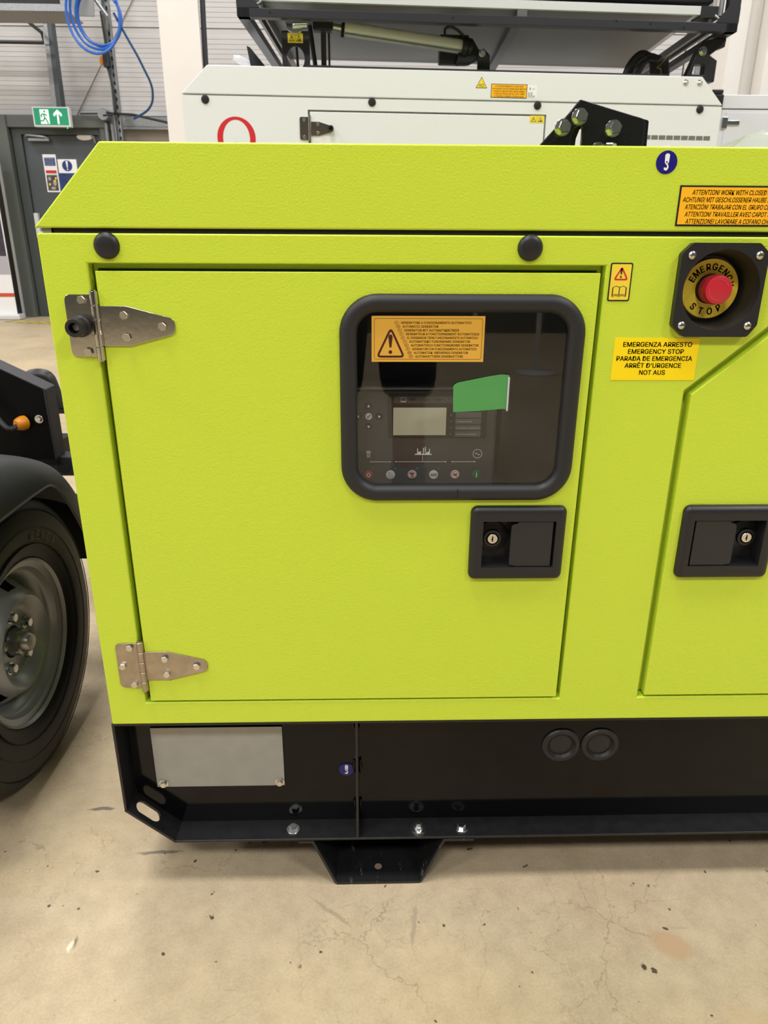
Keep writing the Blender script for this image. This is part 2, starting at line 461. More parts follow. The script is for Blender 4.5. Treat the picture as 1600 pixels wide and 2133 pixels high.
# back wall: sheet behind, ribbed cladding panels in front, each panel a part
wb = struct('wall_back', MB().box(HALLX0, HALLX1, WALLY + 0.06, WALLY + 0.3, 0, 6.8), CLAD)
def cladding(x0, x1, z0, z1, y):
    mb = MB(); rows = []; z = z0 + 0.012; prof = [(z0, y + 0.02), (z0 + 0.004, y)]
    while z + 0.05 < z1 - 0.01:
        prof += [(z, y), (z + 0.040, y), (z + 0.044, y + 0.005), (z + 0.048, y + 0.005)]; z += 0.052
    prof += [(z1 - 0.004, y), (z1, y + 0.02)]
    mb.grid([[(x0, py, pz) for pz, py in prof], [(x1, py, pz) for pz, py in prof]])
    return mb
for x0, x1 in ((-9, -4.62), (-4.60, -0.5), (-0.48, 4.0), (4.02, 10)):
    for z0, z1 in ((2.44, 3.39), (3.395, 4.39), (4.395, 5.6), (5.605, 6.8)):
        obj('cladding_panel', cladding(x0, x1, z0, z1, WALLY), CLAD, wb, angle=20)
# dado of darker lining right of the door
obj('lining_board', MB().box(-3.10, 10, WALLY, WALLY + 0.06, 0, 2.28), mat('lower_lining', (150, 143, 136), 0.6), wb)
# horizontal sheeting rail over the door height
obj('sheeting_rail', MB().box(-3.28, 10, WALLY - 0.10, WALLY, 2.31, 2.42).box(-3.28, 10, WALLY - 0.10, WALLY, 2.28, 2.306), GALV, wb)
struct('wall_left', MB().box(HALLX0 - 0.2, HALLX0, -7.7, WALLY + 0.3, 0, 6.8), CLAD)
struct('wall_right', MB().box(HALLX1, HALLX1 + 0.2, -7.7, WALLY + 0.3, 0, 6.8), CLAD)

struct('wall_front', MB().box(HALLX0, HALLX1, -7.7, -7.5, 0, 6.8), mat('hinge_reflection_dark', (52, 58, 52), 0.7))  # unseen wall, its dark colour and distance set for the hinge reflections
# grey lining and shutter left of the door
obj('shutter_panel', MB().box(-9, -4.60, WALLY - 0.02, WALLY + 0.06, 0, 2.42), mat('dark_shutter', (74, 70, 68), 0.7, vary=(2, 0.1)), wb)
obj('skirting_rail', MB().box(-9, -4.62, WALLY - 0.08, WALLY - 0.02, 0.03, 0.14), DOORM, wb)

# door
d1 = struct('door_1', MB().box(-4.296, -3.34, WALLY - 0.06, WALLY - 0.01, 0.01, 2.205), DOORM)
obj('door_frame', MB().plate([(-4.415, 0), (-4.415, 2.33), (-3.25, 2.33), (-3.25, 0), (-3.34, 0), (-3.34, 2.21), (-4.30, 2.21), (-4.30, 0)], [], WALLY - 0.10, WALLY), mat('door_frame_grey', (66, 72, 70), 0.5), d1, bev=0.004)
obj('frame_post', MB().box(-4.575, -4.43, WALLY - 0.18, WALLY, 0, 2.42), GFRAME, d1, bev=0.005)
obj('frame_post', MB().box(-3.30, -3.20, WALLY - 0.14, WALLY, 0, 2.42), GFRAME, d1, bev=0.005)
obj('post_edge', MB().box(-4.605, -4.577, WALLY - 0.20, WALLY, 0, 2.3), mat('pale_post_edge', (196, 198, 192), 0.5), d1)
obj('door_header', MB().box(-4.43, -3.20, WALLY - 0.16, WALLY, 2.285, 2.42), GFRAME, d1, bev=0.005)
cl = obj('door_closer', MB().box(-4.21, -3.95, WALLY - 0.13, WALLY - 0.06, 2.135, 2.165), GALV, d1, bev=0.004)
obj('closer_arm', MB().tube([(-4.25, WALLY - 0.11, 2.19), (-4.22, WALLY - 0.12, 2.20), (-4.0, WALLY - 0.14, 2.18), (-3.97, WALLY - 0.12, 2.165)], 0.012, 6), GALV, cl)
obj('closer_body', MB().lathe([(0.0, -0.03), (0.06, -0.028), (0.065, 0.0)], (-3.52, WALLY - 0.06, 2.19), n=24).xf(Matrix.Translation((-3.52, 0, 2.19)) @ Matrix.Scale(1.6, 4, (1, 0, 0)) @ Matrix.Scale(0.6, 4, (0, 0, 1)) @ Matrix.Translation((3.52, 0, -2.19))), CREAM, d1)
obj('closer_hinge', MB().tube([(-3.43, WALLY - 0.10, 2.20), (-3.40, WALLY - 0.10, 2.19), (-3.39, WALLY - 0.09, 2.12)], 0.014, 6), GALV, d1)
obj('push_bar', MB().box(-4.29, -4.235, WALLY - 0.12, WALLY - 0.06, 1.0, 1.30).box(-4.26, -3.38, WALLY - 0.13, WALLY - 0.10, 1.03, 1.08), ALU, d1, bev=0.005)

# door notices
YD = WALLY - 0.062
n1 = thing('door_notice', 'tall narrow white notice with blue, red and photo blocks on the grey door', 'sign', (-4.0, YD, 1.55))
def lb(mb, x): return mb.xf(Matrix.Translation((-x[0], -x[1], -x[2])))
o_ = (-4.0, YD, 1.55)
obj('board', lb(MB().box(-4.085, -3.92, YD - 0.004, YD, 1.553, 1.992), o_), WLAB, n1)
obj('blue_block', lb(MB().box(-4.07, -3.935, YD - 0.0055, YD - 0.004, 1.86, 1.955), o_), mat('sign_blue', (22, 52, 120), 0.4), n1)
tb = MB()
tb.text('Fire action', -4.055, -3.95, 1.935, 0.012, YD - 0.006)
for k in range(3): tb.text('o Sound the alarm', -4.065, -3.95, 1.912 - 0.02 * k, 0.008, YD - 0.006)
obj('lettering', lb(tb, o_), WLAB, n1)
obj('red_block', lb(MB().box(-4.07, -3.935, YD - 0.0055, YD - 0.004, 1.772, 1.808), o_), REDL, n1)
obj('photo_block', lb(MB().box(-4.07, -3.935, YD - 0.0055, YD - 0.004, 1.57, 1.745), o_), mat('photo_brown', (78, 68, 72), 0.4, vary=(40, 0.5)), n1)
obj('green_strip', lb(MB().box(-4.07, -3.935, YD - 0.006, YD - 0.005, 1.745, 1.757), o_), mat('strip_green', (90, 140, 105), 0.4), n1)
tb = MB()
for (x, z, rx, rz) in ((-4.035, 1.71, 0.02, 0.022), (-3.975, 1.66, 0.022, 0.035), (-4.0, 1.60, 0.03, 0.018)):
    tb.prism(circ(x, z, rx, 10, rz), YD - 0.007, YD - 0.006)
obj('photo_detail', lb(tb, o_), mat('photo_pale', (170, 165, 160), 0.4), n1)
tb = MB()
for (x, z) in ((-3.955, 1.715), (-4.04, 1.645), (-3.97, 1.685)): tb.prism(circ(x, z, 0.014, 8), YD - 0.008, YD - 0.0075)
obj('photo_accent', lb(tb, o_), YEL2, n1)

n2 = thing('door_notice', 'white and blue notice with a large exclamation mark on the grey door', 'sign', (-3.79, YD, 1.5))
o_ = (-3.79, YD, 1.5)
BL = MATS['sign_blue']
obj('board', lb(MB().box(-3.905, -3.668, YD - 0.004, YD, 1.56, 1.937), o_), WLAB, n2)
obj('blue_block', lb(MB().box(-3.905, -3.668, YD - 0.0055, YD - 0.004, 1.56, 1.777), o_), BL, n2)
obj('blue_disc', lb(MB().prism(circ(-3.79, 1.862, 0.064, 28), YD - 0.0055, YD - 0.004), o_), BL, n2)
obj('exclamation_mark', lb(MB().prism([(-3.802, 1.905), (-3.806, 1.912), (-3.80, 1.917), (-3.78, 1.917), (-3.774, 1.912), (-3.778, 1.905), (-3.784, 1.838), (-3.796, 1.838)], YD - 0.007, YD - 0.006).prism(circ(-3.79, 1.82, 0.009, 12), YD - 0.007, YD - 0.006), o_), WLAB, n2)
tb = MB().text('This door', -3.855, -3.72, 1.742, 0.020, YD - 0.0065, bold=0.01).text('is for', -3.83, -3.75, 1.708, 0.020, YD - 0.0065, bold=0.01).text('EMERGENCY', -3.875, -3.70, 1.668, 0.024, YD - 0.0065, bold=0.02).text('use only', -3.85, -3.73, 1.632, 0.020, YD - 0.0065, bold=0.01)
obj('lettering', lb(tb, o_), WLAB, n2)

# exit sign (lit), hung just in front of the door header
EY = 9.0
def W2(p): return p
ex = thing('exit_sign', 'green running man exit sign with upward arrow above the grey door', 'sign', (-3.73, EY, 2.42))
o_ = (-3.73, EY, 2.42)
EG = mat('exit_green', (20, 140, 100), 0.4, emit=0.35); EW = mat('exit_white', (235, 245, 240), 0.4, emit=0.5)
def exb(mb): return lb(mb, o_)
X0, X1, Z0, Z1 = -3.985, -3.545, 2.255, 2.47
obj('casing', exb(MB().box(X0, X1, EY - 0.03, EY + 0.05, Z0, Z1)), WHITE2, ex, bev=0.006)
obj('green_face', exb(MB().box(X0 + 0.018, X1 - 0.018, EY - 0.032, EY - 0.03, Z0 + 0.018, Z1 - 0.014)), EG, ex)
obj('doorway_pictogram', exb(MB().plate([(-3.895, 2.285), (-3.895, 2.44), (-3.79, 2.44), (-3.79, 2.285)], [], EY - 0.034, EY - 0.032)), EW, ex)
fig = MB().prism(circ(-3.838, 2.418, 0.012, 12), EY - 0.036, EY - 0.034)
for seg_ in ([(-3.855, 2.395), (-3.838, 2.345)], [(-3.86, 2.395), (-3.885, 2.375)], [(-3.885, 2.375), (-3.875, 2.355)], [(-3.845, 2.395), (-3.815, 2.372)], [(-3.84, 2.35), (-3.865, 2.318)], [(-3.865, 2.318), (-3.898, 2.318)], [(-3.838, 2.35), (-3.82, 2.32)], [(-3.82, 2.32), (-3.808, 2.288)]):
    (ax, az), (bx_, bz_) = seg_; d = Vector((bx_ - ax, bz_ - az)); nn = Vector((-d.y, d.x)).normalized() * 0.007
    fig.prism([(ax + nn.x, az + nn.y), (ax - nn.x, az - nn.y), (bx_ - nn.x, bz_ - nn.y), (bx_ + nn.x, bz_ + nn.y)], EY - 0.036, EY - 0.034)
obj('running_figure', exb(fig), EG, ex)
obj('arrow', exb(MB().prism([(-3.695, 2.285), (-3.675, 2.285), (-3.675, 2.40), (-3.645, 2.365), (-3.635, 2.378), (-3.635, 2.395), (-3.685, 2.44), (-3.735, 2.395), (-3.735, 2.378), (-3.725, 2.365), (-3.695, 2.40)], EY - 0.034, EY - 0.032)), EW, ex)
obj('bracket', exb(MB().box(-3.79, -3.74, EY + 0.05, WALLY - 0.16, 2.36, 2.40)), WHITE2, ex)
obj('led', exb(MB().lathe([(0, -0.012), (0.008, -0.01), (0.008, 0)], (-3.60, EY, 2.252), 'z', 10)), mat('green_led', (40, 220, 120), 0.4, emit=1.5), ex)

# steelwork and services on the back wall
g = mat('post_dark_face', (84, 90, 94), 0.45, 0.4)
po = tag(obj('steel_post', MB().prism([(-3.815, 2.44), (-3.755, 2.44), (-3.722, 3.9), (-3.765, 3.9)], 9.16, 9.20), GALV, bev=0.003), 'galvanised steel post rising above the exit sign', 'post')
obj('web_face', MB().prism([(-3.755, 2.44), (-3.698, 2.44), (-3.688, 3.9), (-3.722, 3.9)], 9.165, 9.30), g, po)
obj('clamp', MB().box(-3.80, -3.735, 9.14, 9.165, 3.15, 3.18), GALV, po)
obj('post_foot', MB().box(-3.815, -3.698, 9.16, 9.40, 2.42, 2.44), GALV, po)
be = tag(obj('steel_beam', MB().box(-6.5, -3.09, 7.98, 8.02, 3.191, 3.257), GALV, bev=0.003), 'galvanised beam crossing the top left corner', 'beam')
obj('tray', MB().box(-6.5, -3.13, 8.02, 8.62, 3.235, 3.25), mat('shelf_underside', (150, 150, 150), 0.6), be)
obj('side_rail', MB().box(-6.5, -3.16, 8.02, 8.06, 3.258, 3.40), INNER, be)
obj('hanger', MB().box(-6.1, -6.0, 8.3, 8.35, 3.25, 6.8).box(-3.5, -3.4, 8.5, 8.55, 3.25, 6.8), GALV, be)
arm = tag(obj('hose_bracket', MB().tube([(-3.02, 9.03, 3.62), (-3.02, 7.86, 3.62), (-2.80, 7.86, 3.62)], 0.022, 8).tube([(-3.10, 8.9, 3.60), (-2.95, 8.92, 3.39), (-2.99, 9.0, 3.28)], 0.020, 8), GALV), 'grey steel arm that carries the blue hose coil', 'bracket')
obj('plate', MB().prism([(-3.30, 3.60), (-3.00, 3.64), (-3.02, 3.42), (-3.03, 3.33), (-3.25, 3.33)], 8.70, 8.72), mat('tray_grey', (140, 141, 142), 0.5), arm)
bp_ = tag(obj('black_pipe', MB().tube([(-3.885, 9.0, 3.9), (-3.885, 9.0, 3.42), (-3.875, 9.0, 3.33), (-3.75, 9.0, 3.235), (-3.745, 9.0, 3.135), (-6.5, 9.0, 3.15)], 0.020, 8), RUB), 'black pipe running along the wall left of the post', 'pipe')
obj('pipe_stay', MB().tube([(-5.5, 9.0, 3.15), (-5.5, 9.39, 3.15)], 0.012, 8), GALV, bp_)
bw = tag(obj('bracing_wire', MB().tube([(-3.60, 9.37, 2.43), (-2.50, 9.37, 4.05)], 0.006, 6), mat('wire_grey', (110, 105, 100), 0.5)), 'thin diagonal bracing wire in front of the cladding', 'wire')
cj = tag(obj('conduit', MB().tube([(-3.195, 9.2, 2.33), (-3.185, 9.2, 0.0)], 0.022, 10), GALV), 'grey conduit dropping from the round junction box', 'pipe')
obj('junction_box', MB().lathe([(0, -0.05), (0.062, -0.05), (0.068, -0.04), (0.068, 0.04)], (-3.205, 9.2, 2.42), n=20), GALV, cj)
tag(obj('conduit', MB().tube([(-3.118, 9.2, 2.32), (-3.115, 9.2, 0.0)], 0.024, 10), GALV), 'second grey conduit beside the perforated strut', 'pipe')
st = MB().box(-3.045, -3.035, 9.05, 9.12, 0, 6.8).box(-2.975, -2.965, 9.05, 9.12, 0, 6.8).box(-3.045, -2.965, 9.115, 9.125, 0, 6.8)
so = tag(obj('perforated_strut', st, GALV), 'tall perforated channel strut under the hose coil', 'post')
ho = MB()
for k in range(54): ho.prism(circ(-3.005, 0.2 + k * 0.085, 0.012, 8, 0.024), 9.108, 9.1145)
obj('slots', ho, INNER, so)['kind'] = 'stuff'
hb2 = tag(obj('regulator', MB().box(-3.075, -3.005, 8.97, 9.045, 2.89, 3.06), DARKFR, bev=0.012), 'dark regulator box hanging on the strut', 'regulator')
obj('lead', MB().tube([(-3.03, 9.02, 3.05), (-3.05, 9.02, 3.46)], 0.012, 8), RUB, hb2)
hl = MB().tube(smoothpath([(-3.04, 9.01, 2.89), (-3.02, 9.0, 2.80), (-2.99, 8.99, 2.65), (-2.985, 8.99, 2.47), (-3.03, 8.99, 2.40), (-3.12, 9.0, 2.39), (-3.18, 9.1, 2.40)], 5), 0.011, 8)
tag(obj('black_cable', hl, RUB), 'thin black cable looping down from the regulator', 'cable')
hl = MB().tube([(-3.13, 9.08, 2.43), (-3.02, 9.02, 2.41), (-2.8, 9.0, 2.40), (-2.6, 9.0, 2.36), (-2.3, 9.0, 2.30), (-1.6, 9.0, 2.18)], 0.014, 8)
tag(obj('black_cable', hl, RUB), 'black cable sagging towards the white column', 'cable')
hl = MB().tube([(-3.27, 9.2, 2.435), (-3.50, 9.22, 2.435)], 0.010, 8)
tag(obj('black_cable', hl, RUB), 'short black cable lying along the top of the door header', 'cable')
tag(obj('pull_tag', MB().prism(circ(-3.108, 2.965, 0.020, 12, 0.055), 9.02, 9.04).tube([(-3.105, 9.03, 3.01), (-3.04, 9.03, 3.04)], 0.004, 6), ORANGE), 'small orange tag hanging under the blue hose coil', 'tag')

# blue air hose, coiled
pts = []
n_ = 170
LP = [(-2.965, 0.285, 2.885, 0.37), (-2.960, 0.280, 2.935, 0.36), (-2.935, 0.245, 2.985, 0.30), (-2.930, 0.235, 3.030, 0.26), (-2.945, 0.24, 3.02, 0.28)]
for i in range(n_ + 1):
    t = i / n_ * 4; a = PI * 0.12 + t * 2 * PI
    k = min(int(t), 3); f_ = t - k
    f_ = f_ * f_ * (3 - 2 * f_)
    q = [LP[k][m_] * (1 - f_) + LP[k + 1][m_] * f_ for m_ in range(4)]
    pts.append((q[0] + q[1] * math.cos(a), 8.45 + 0.045 * t - 0.02 * math.sin(a), q[2] + q[3] + q[3] * math.sin(a)))
pts = [(p[0] * 0.9356, p[1] - 0.62, 0.97 + (p[2] - 0.97) * 0.9356) for p in pts]
coil = tag(obj('air_hose', MB().tube(pts, 0.0140, 8), BLUEH), 'bright blue air hose coiled on the wall bracket', 'hose')
tail = []
for q in [(-2.726, 3.297), (-2.613, 3.076), (-2.514, 2.895), (-2.450, 2.757), (-2.399, 2.641), (-2.383, 2.547), (-2.400, 2.44), (-2.458, 2.363), (-2.545, 2.310), (-2.623, 2.275)]:
    f_ = (7.87 + 0.87 + 0.10 * len(tail)) / (8.42 + 0.87)
    tail.append((q[0] * f_, f_ * 9.29 - 0.87, 0.97 + (q[1] - 0.97) * f_))
obj('hose_tail', MB().tube(smoothpath(tail), 0.0125, 8), mat('blue_hose_dark', (34, 84, 140), 0.3), coil)

# columns
struct('column', MB().prism([(-1.42, 5.0), (-1.14, 5.0), (-1.14, 5.03), (-1.26, 5.38), (-1.42, 5.38)], 0, 6.8, 'xy'), CREAM, bev=0.004)
struct('column', MB().box(2.60, 2.72, 5.0, 5.4, 0, 6.8).box(2.72, 2.83, 5.05, 5.35, 0, 6.8).box(2.83, 3.4, 4.9, 5.4, 0, 6.8), CREAM, bev=0.006)
dp = struct('trim_1', MB().tube([(-1.123, 5.04, 0.0), (-1.123, 5.04, 2.0), (-1.122, 5.04, 2.2), (-1.118, 5.04, 2.4), (-1.112, 5.04, 2.6), (-1.110, 5.04, 2.9), (-1.110, 5.04, 6.8)], 0.019, 8), DARKFR)
struct('trim_2', MB().box(2.51, 2.57, 5.3, 5.34, 0, 6.8), GALV)

# roller banner
BY = 8.9
bn = thing('roller_banner', 'printed pull up banner with a red stripe left of the door', 'banner', (-4.93, BY, 0))
def bb_(x0, x1, z0, z1, d=0.0): return MB().box(x0, x1, -0.004 - d, 0.0 - d, z0, z1)
obj('panel', bb_(-0.42, 0.40, 0.06, 2.05), WLAB, bn)
obj('dark_print', bb_(-0.42, 0.385, 0.78, 2.0, 0.004), mat('banner_dark', (58, 54, 66), 0.5, vary=(25, 0.5)), bn)
obj('grey_print', bb_(-0.42, 0.395, 0.56, 0.78, 0.004), mat('banner_grey', (178, 176, 184), 0.5), bn)
obj('machine_print', MB().prism([(-0.42, 0.66), (0.24, 0.70), (0.28, 0.74), (0.24, 1.0), (-0.42, 1.05)], -0.012, -0.009), mat('banner_cream', (215, 200, 196), 0.5), bn)
obj('machine_base', MB().prism([(-0.42, 0.62), (0.25, 0.67), (0.27, 0.70), (-0.42, 0.67)], -0.012, -0.009), INNER, bn)
obj('red_stripe', bb_(-0.42, 0.40, 0.285, 0.33, 0.004), mat('banner_red', (205, 80, 50), 0.5), bn)
obj('base_cassette', MB().box(-0.45, 0.46, -0.09, 0.09, 0.0, 0.07), ALU, bn, bev=0.02, seg=3)

# hazard stripe on the floor by the door
hz = tag(obj('floor_marking', MB().box(-4.55, -3.3, 8.55, 8.71, 0.0, 0.002).xf(Matrix.Translation((-4.5, 8.6, 0)) @ Matrix.Rotation(-0.35, 4, 'Z') @ Matrix.Translation((4.5, -8.6, 0))), INK), 'black and yellow hazard tape on the floor before the door', 'marking')
hs = MB()
for k in range(7): hs.prism([(-4.5 + k * 0.17, 8.56), (-4.40 + k * 0.17, 8.56), (-4.33 + k * 0.17, 8.70), (-4.43 + k * 0.17, 8.70)], 0.002, 0.003, 'xy')
obj('yellow_stripes', hs.xf(Matrix.Translation((-4.5, 8.6, 0)) @ Matrix.Rotation(-0.35, 4, 'Z') @ Matrix.Translation((4.5, -8.6, 0))), YEL2, hz)
# ------------------------------------------------------------------ the lime green generator
gen = thing('generator', 'lime green canopied generator on a black steel base, filling the view', 'generator')
GX0, GX1, GD = -0.368, 1.42, 0.86
body = MB()
op1 = [(-0.3155, 0.946), (-0.3155, 0.3515), (0.2805, 0.3515), (0.2805, 0.946)]
op2 = [(0.3945, 0.800), (0.3945, 0.352), (1.33, 0.352), (1.33, 0.946), (0.565, 0.946)]
EC = (0.4155, 0.9195)
body.plate([(GX0, 0.3145), (GX1, 0.3145), (GX1, 0.978), (GX0, 0.978)], [op1, op2, circ(EC[0], EC[1], 0.0455, 40)], 0.0, 0.018)
o = obj('body_panel', body, GREEN, gen, bev=0.0022, seg=3)
sh = MB().box(GX0, GX0 + 0.003, 0.012, GD, 0.3145, 0.978).box(GX1 - 0.003, GX1, 0.012, GD, 0.3145, 0.978).box(GX0, GX1, GD - 0.003, GD, 0.3145, 0.978).box(GX0 + 0.002, GX1 - 0.002, 0.016, GD, 0.3145, 0.318)
obj('body_shell', sh, GREEN, gen)
# inner flange behind each door opening
fl = MB().plate([(-0.3155, 0.3515), (0.2805, 0.3515), (0.2805, 0.946), (-0.3155, 0.946)], [[(-0.29, 0.377), (0.255, 0.377), (0.255, 0.921), (-0.29, 0.921)]], 0.0182, 0.021)
fl.plate(op2, [[(0.42, 0.79), (0.42, 0.377), (1.30, 0.377), (1.30, 0.921), (0.585, 0.921)]], 0.0182, 0.021)
obj('inner_flange', fl, GREEN, gen)
obj('flange_seal', MB().plate([(-0.31, 0.357), (0.275, 0.357), (0.275, 0.94), (-0.31, 0.94)], [[(-0.298, 0.369), (0.263, 0.369), (0.263, 0.928), (-0.298, 0.928)]], 0.0165, 0.0182), RUB, gen)
gr = MB().box(GX0 - 0.0015, GX0 + 0.001, 0.06, GD - 0.06, 0.36, 0.94)
for k in range(19): gr.box(GX0 - 0.006, GX0 - 0.001, 0.08, GD - 0.08, 0.375 + 0.03 * k, 0.387 + 0.03 * k)
obj('added_end_grille', gr, PLAST, gen)  # unseen grille, added so the green side bounces less onto the trailer wheel
# lid with its sloping end
lid = MB().prism([(-0.370, 0.9832), (-0.2865, 1.0706), (1.34, 1.0706), (1.424, 0.9832)], 0.0, GD)
obj('canopy_lid', lid, GREEN, gen, bev=0.0022, seg=3)
obj('lid_seal', MB().box(-0.352, 1.40, 0.004, GD - 0.01, 0.976, 0.985), VOID, gen)
obj('seal_end', MB().box(-0.362, -0.350, 0.004, 0.03, 0.9775, 0.9835), mat('grey_foam', (130, 130, 124), 0.7), gen)

# door 1 (control door) with openings for window and latch
WOUT = rrect(-0.026, 0.259, 0.664, 0.909, 0.040, 8)
leaf = MB().plate([(-0.3075, 0.3555), (0.2745, 0.3555), (0.2745, 0.9375), (-0.3075, 0.9375)],
                  [rrect(-0.020, 0.253, 0.668, 0.903, 0.036, 8), rrect(0.150, 0.251, 0.562, 0.636, 0.001, 1)], -0.0015, 0.016)
obj('control_door', leaf, GREEN, gen, bev=0.002, seg=3)
leaf2 = MB().plate([(0.4035, 0.7955), (0.4035, 0.3565), (1.32, 0.3565), (1.32, 0.936), (0.568, 0.936)],
                   [rrect(0.430, 0.531, 0.562, 0.634, 0.001, 1)], -0.0015, 0.016)
obj('engine_door', leaf2, GREEN, gen, bev=0.002, seg=3)

# round black caps under the lid
for cx in (-0.291, 0.190, 0.671):
    obj('fixing_cap', MB().lathe([(0.0001, -0.006), (0.009, -0.0058), (0.0125, -0.0045), (0.0143, -0.002), (0.0146, 0.0)], (cx, 0, 0.9648), n=40), PLAST, gen)

# inspection window
win = obj('inspection_window', MB().plate(rrect(-0.021, 0.254, 0.667, 0.904, 0.037, 8), [], -0.001, 0.0015), GLASS, gen)
# gasket: half round rubber swept round the rounded rectangle
def sweep_rrect(x0, x1, z0, z1, r, sec, n=8):
    """sec: list of (offset inward, y)"""
    rows = []
    for off, y in sec:
        rr_ = max(r - off, 0.002)
        rows.append([(x, y, z) for x, z in rrect(x0 + off, x1 - off, z0 + off, z1 - off, rr_, n)])
    mb = MB(); k = len(rows[0])
    vs = [p for row in rows for p in row]; fs = []
    for i in range(len(rows) - 1):
        for j in range(k): fs.append((i * k + j, i * k + (j + 1) % k, (i + 1) * k + (j + 1) % k, (i + 1) * k + j))
    return mb.add(vs, fs, True)
gsec = [(0.0, -0.001)] + [(0.0105 - 0.0105 * math.cos(PI * k / 10), -0.0015 - 0.0085 * math.sin(PI * k / 10)) for k in range(1, 10)] + [(0.0212, -0.0012)]
obj('gasket', sweep_rrect(-0.0305, 0.2633, 0.6585, 0.9142, 0.046, gsec, 12), RUB, win, angle=60)
obj('gasket_joint', MB().box(0.1175, 0.1181, -0.0104, -0.006, 0.664, 0.676), VOID, win)

def sticker(name, loop, y, m, label=None, border=None, th=0.0006):
    """printed sticker on a plane facing -Y; loop in x,z"""
    p = obj(name, MB().prism(loop, y - th, y), m, gen, label=label)
    return p
def outline(loop, inner, y, th=0.0002):
    return MB().plate(loop, [inner], y - th, y)
def inset(poly, d):
    """inset a convex polygon by d"""
    k = len(poly); c = Vector((sum(p[0] for p in poly) / k, sum(p[1] for p in poly) / k)); o = []
    for i in range(k):
        p, a, b_ = Vector(poly[i]), Vector(poly[i - 1]), Vector(poly[(i + 1) % k])
        n1 = (p - a).normalized(); n1 = Vector((-n1.y, n1.x)); n2 = (b_ - p).normalized(); n2 = Vector((-n2.y, n2.x))
        if n1.dot(c - p) < 0: n1, n2 = -n1, -n2
        bs = (n1 + n2).normalized(); o.append(tuple(p + bs * (d / max(bs.dot(n1), 0.3))))
    return o
def triangle(cx, z0, w, h, t, y, r):
    tri = [(cx - w / 2, z0), (cx + w / 2, z0), (cx, z0 + h)]
    return MB().plate(roundpoly(tri, r, 4), [roundpoly(inset(tri, t), r * 0.35, 4)], y - 0.0002, y)
def exclaim(mb, cx, z0, h, w, y):
    zt = z0 + h
    mb.prism([(cx - w * 0.5, zt - w * 0.5), (cx - w * 0.3, zt), (cx + w * 0.3, zt), (cx + w * 0.5, zt - w * 0.5), (cx + w * 0.22, z0 + h * 0.36), (cx - w * 0.22, z0 + h * 0.36)], y - 0.0002, y)
    mb.prism(circ(cx, z0 + h * 0.13, w * 0.42, 14), y - 0.0002, y)
    return mb

# amber multi-language label on the window
L1 = sticker('automatic_generator_label', [(0.008, 0.8355), (0.1425, 0.8355), (0.1425, 0.889), (0.008, 0.889)], -0.0012, mat('amber_window_label', (222, 170, 62), 0.4), 'amber warning label in the corner of the window')
yy = -0.0019
obj('border', MB().plate(rrect(0.0112, 0.1398, 0.8385, 0.8862, 0.002, 3), [rrect(0.0116, 0.1394, 0.8389, 0.8858, 0.0018, 3)], yy, yy + 0.0002), INK, L1)
tm = triangle(0.0308, 0.8405, 0.0355, 0.037, 0.0024, yy + 0.0002, 0.004)
exclaim(tm, 0.0305, 0.8440, 0.0235, 0.0052, yy + 0.0002)
obj('warning_triangle', tm, mat('dark_red_ink', (64, 16, 14), 0.5), L1)
lines = [('I', 'GENERATORE A FUNZIONAMENTO AUTOMATICO', 0.0375, 0.1262), ('GB', 'AUTOMATIC GENERATOR', 0.0395, 0.0870), ('D', 'GENERATOR MIT AUTOMATIKBETRIEB', 0.0415, 0.1118),
         ('F', 'GENERATEUR A FONCTIONNEMENT AUTOMATIQUE', 0.0435, 0.1362), ('E', 'EL GENERADOR TIENE FUNCIONAMIENTO AUTOMATICO', 0.0452, 0.1350), ('S', 'AUTOMATISKT FUNGERANDE GENERATOR', 0.0475, 0.1256),
         ('NL', 'AUTOMATISCH FUNCTIONERENDE GENERATOR', 0.0497, 0.1358), ('P', 'GENERATOR CON FUNCIONAMENTO AUTOM\u00c1TICO', 0.0515, 0.1338), ('DK', 'AUTOMATISK-DRIVNINGS GENERATOR', 0.0535, 0.1236), ('SF', 'AUTOMAATTINEN GENERAATTORI', 0.0552, 0.1178)]
tx = MB()
for k, (cc, t, x0, x1) in enumerate(lines):
    zb = 0.8800 - k * 0.00437
    tx.text(t, x0 + 0.0052, x1, zb, 0.0026, yy, bold=0.012)
    tx.text(cc, x0 - 0.0008 * len(cc), x0 + 0.0008 * len(cc), zb + 0.0005, 0.0017, yy)
    tx.plate(circ(x0, zb + 0.0013, 0.0027, 14, 0.0019), [circ(x0, zb + 0.0013, 0.0024, 14, 0.0016)], yy, yy + 0.0002)
obj('lettering', tx, INK, L1)

# green masking tape flag with its folded pale edge
tp = obj('masking_tape', MB().prism(roundpoly([(0.1085, 0.774), (0.1075, 0.807), (0.113, 0.8105), (0.150, 0.818), (0.166, 0.8205), (0.1755, 0.8195), (0.176, 0.7775), (0.168, 0.778), (0.140, 0.7755)], [0.001, 0.004, 0.004, 0, 0.004, 0.001, 0.001, 0, 0], 3), -0.0018, -0.0012), TAPE, gen, label='strip of green masking tape stuck on the window')
obj('tape_edge', MB().prism(rrect(0.1742, 0.1762, 0.7755, 0.8175, 0.0008, 2), -0.0032, -0.0018), mat('tape_edge_grey', (190, 192, 196), 0.5), tp)

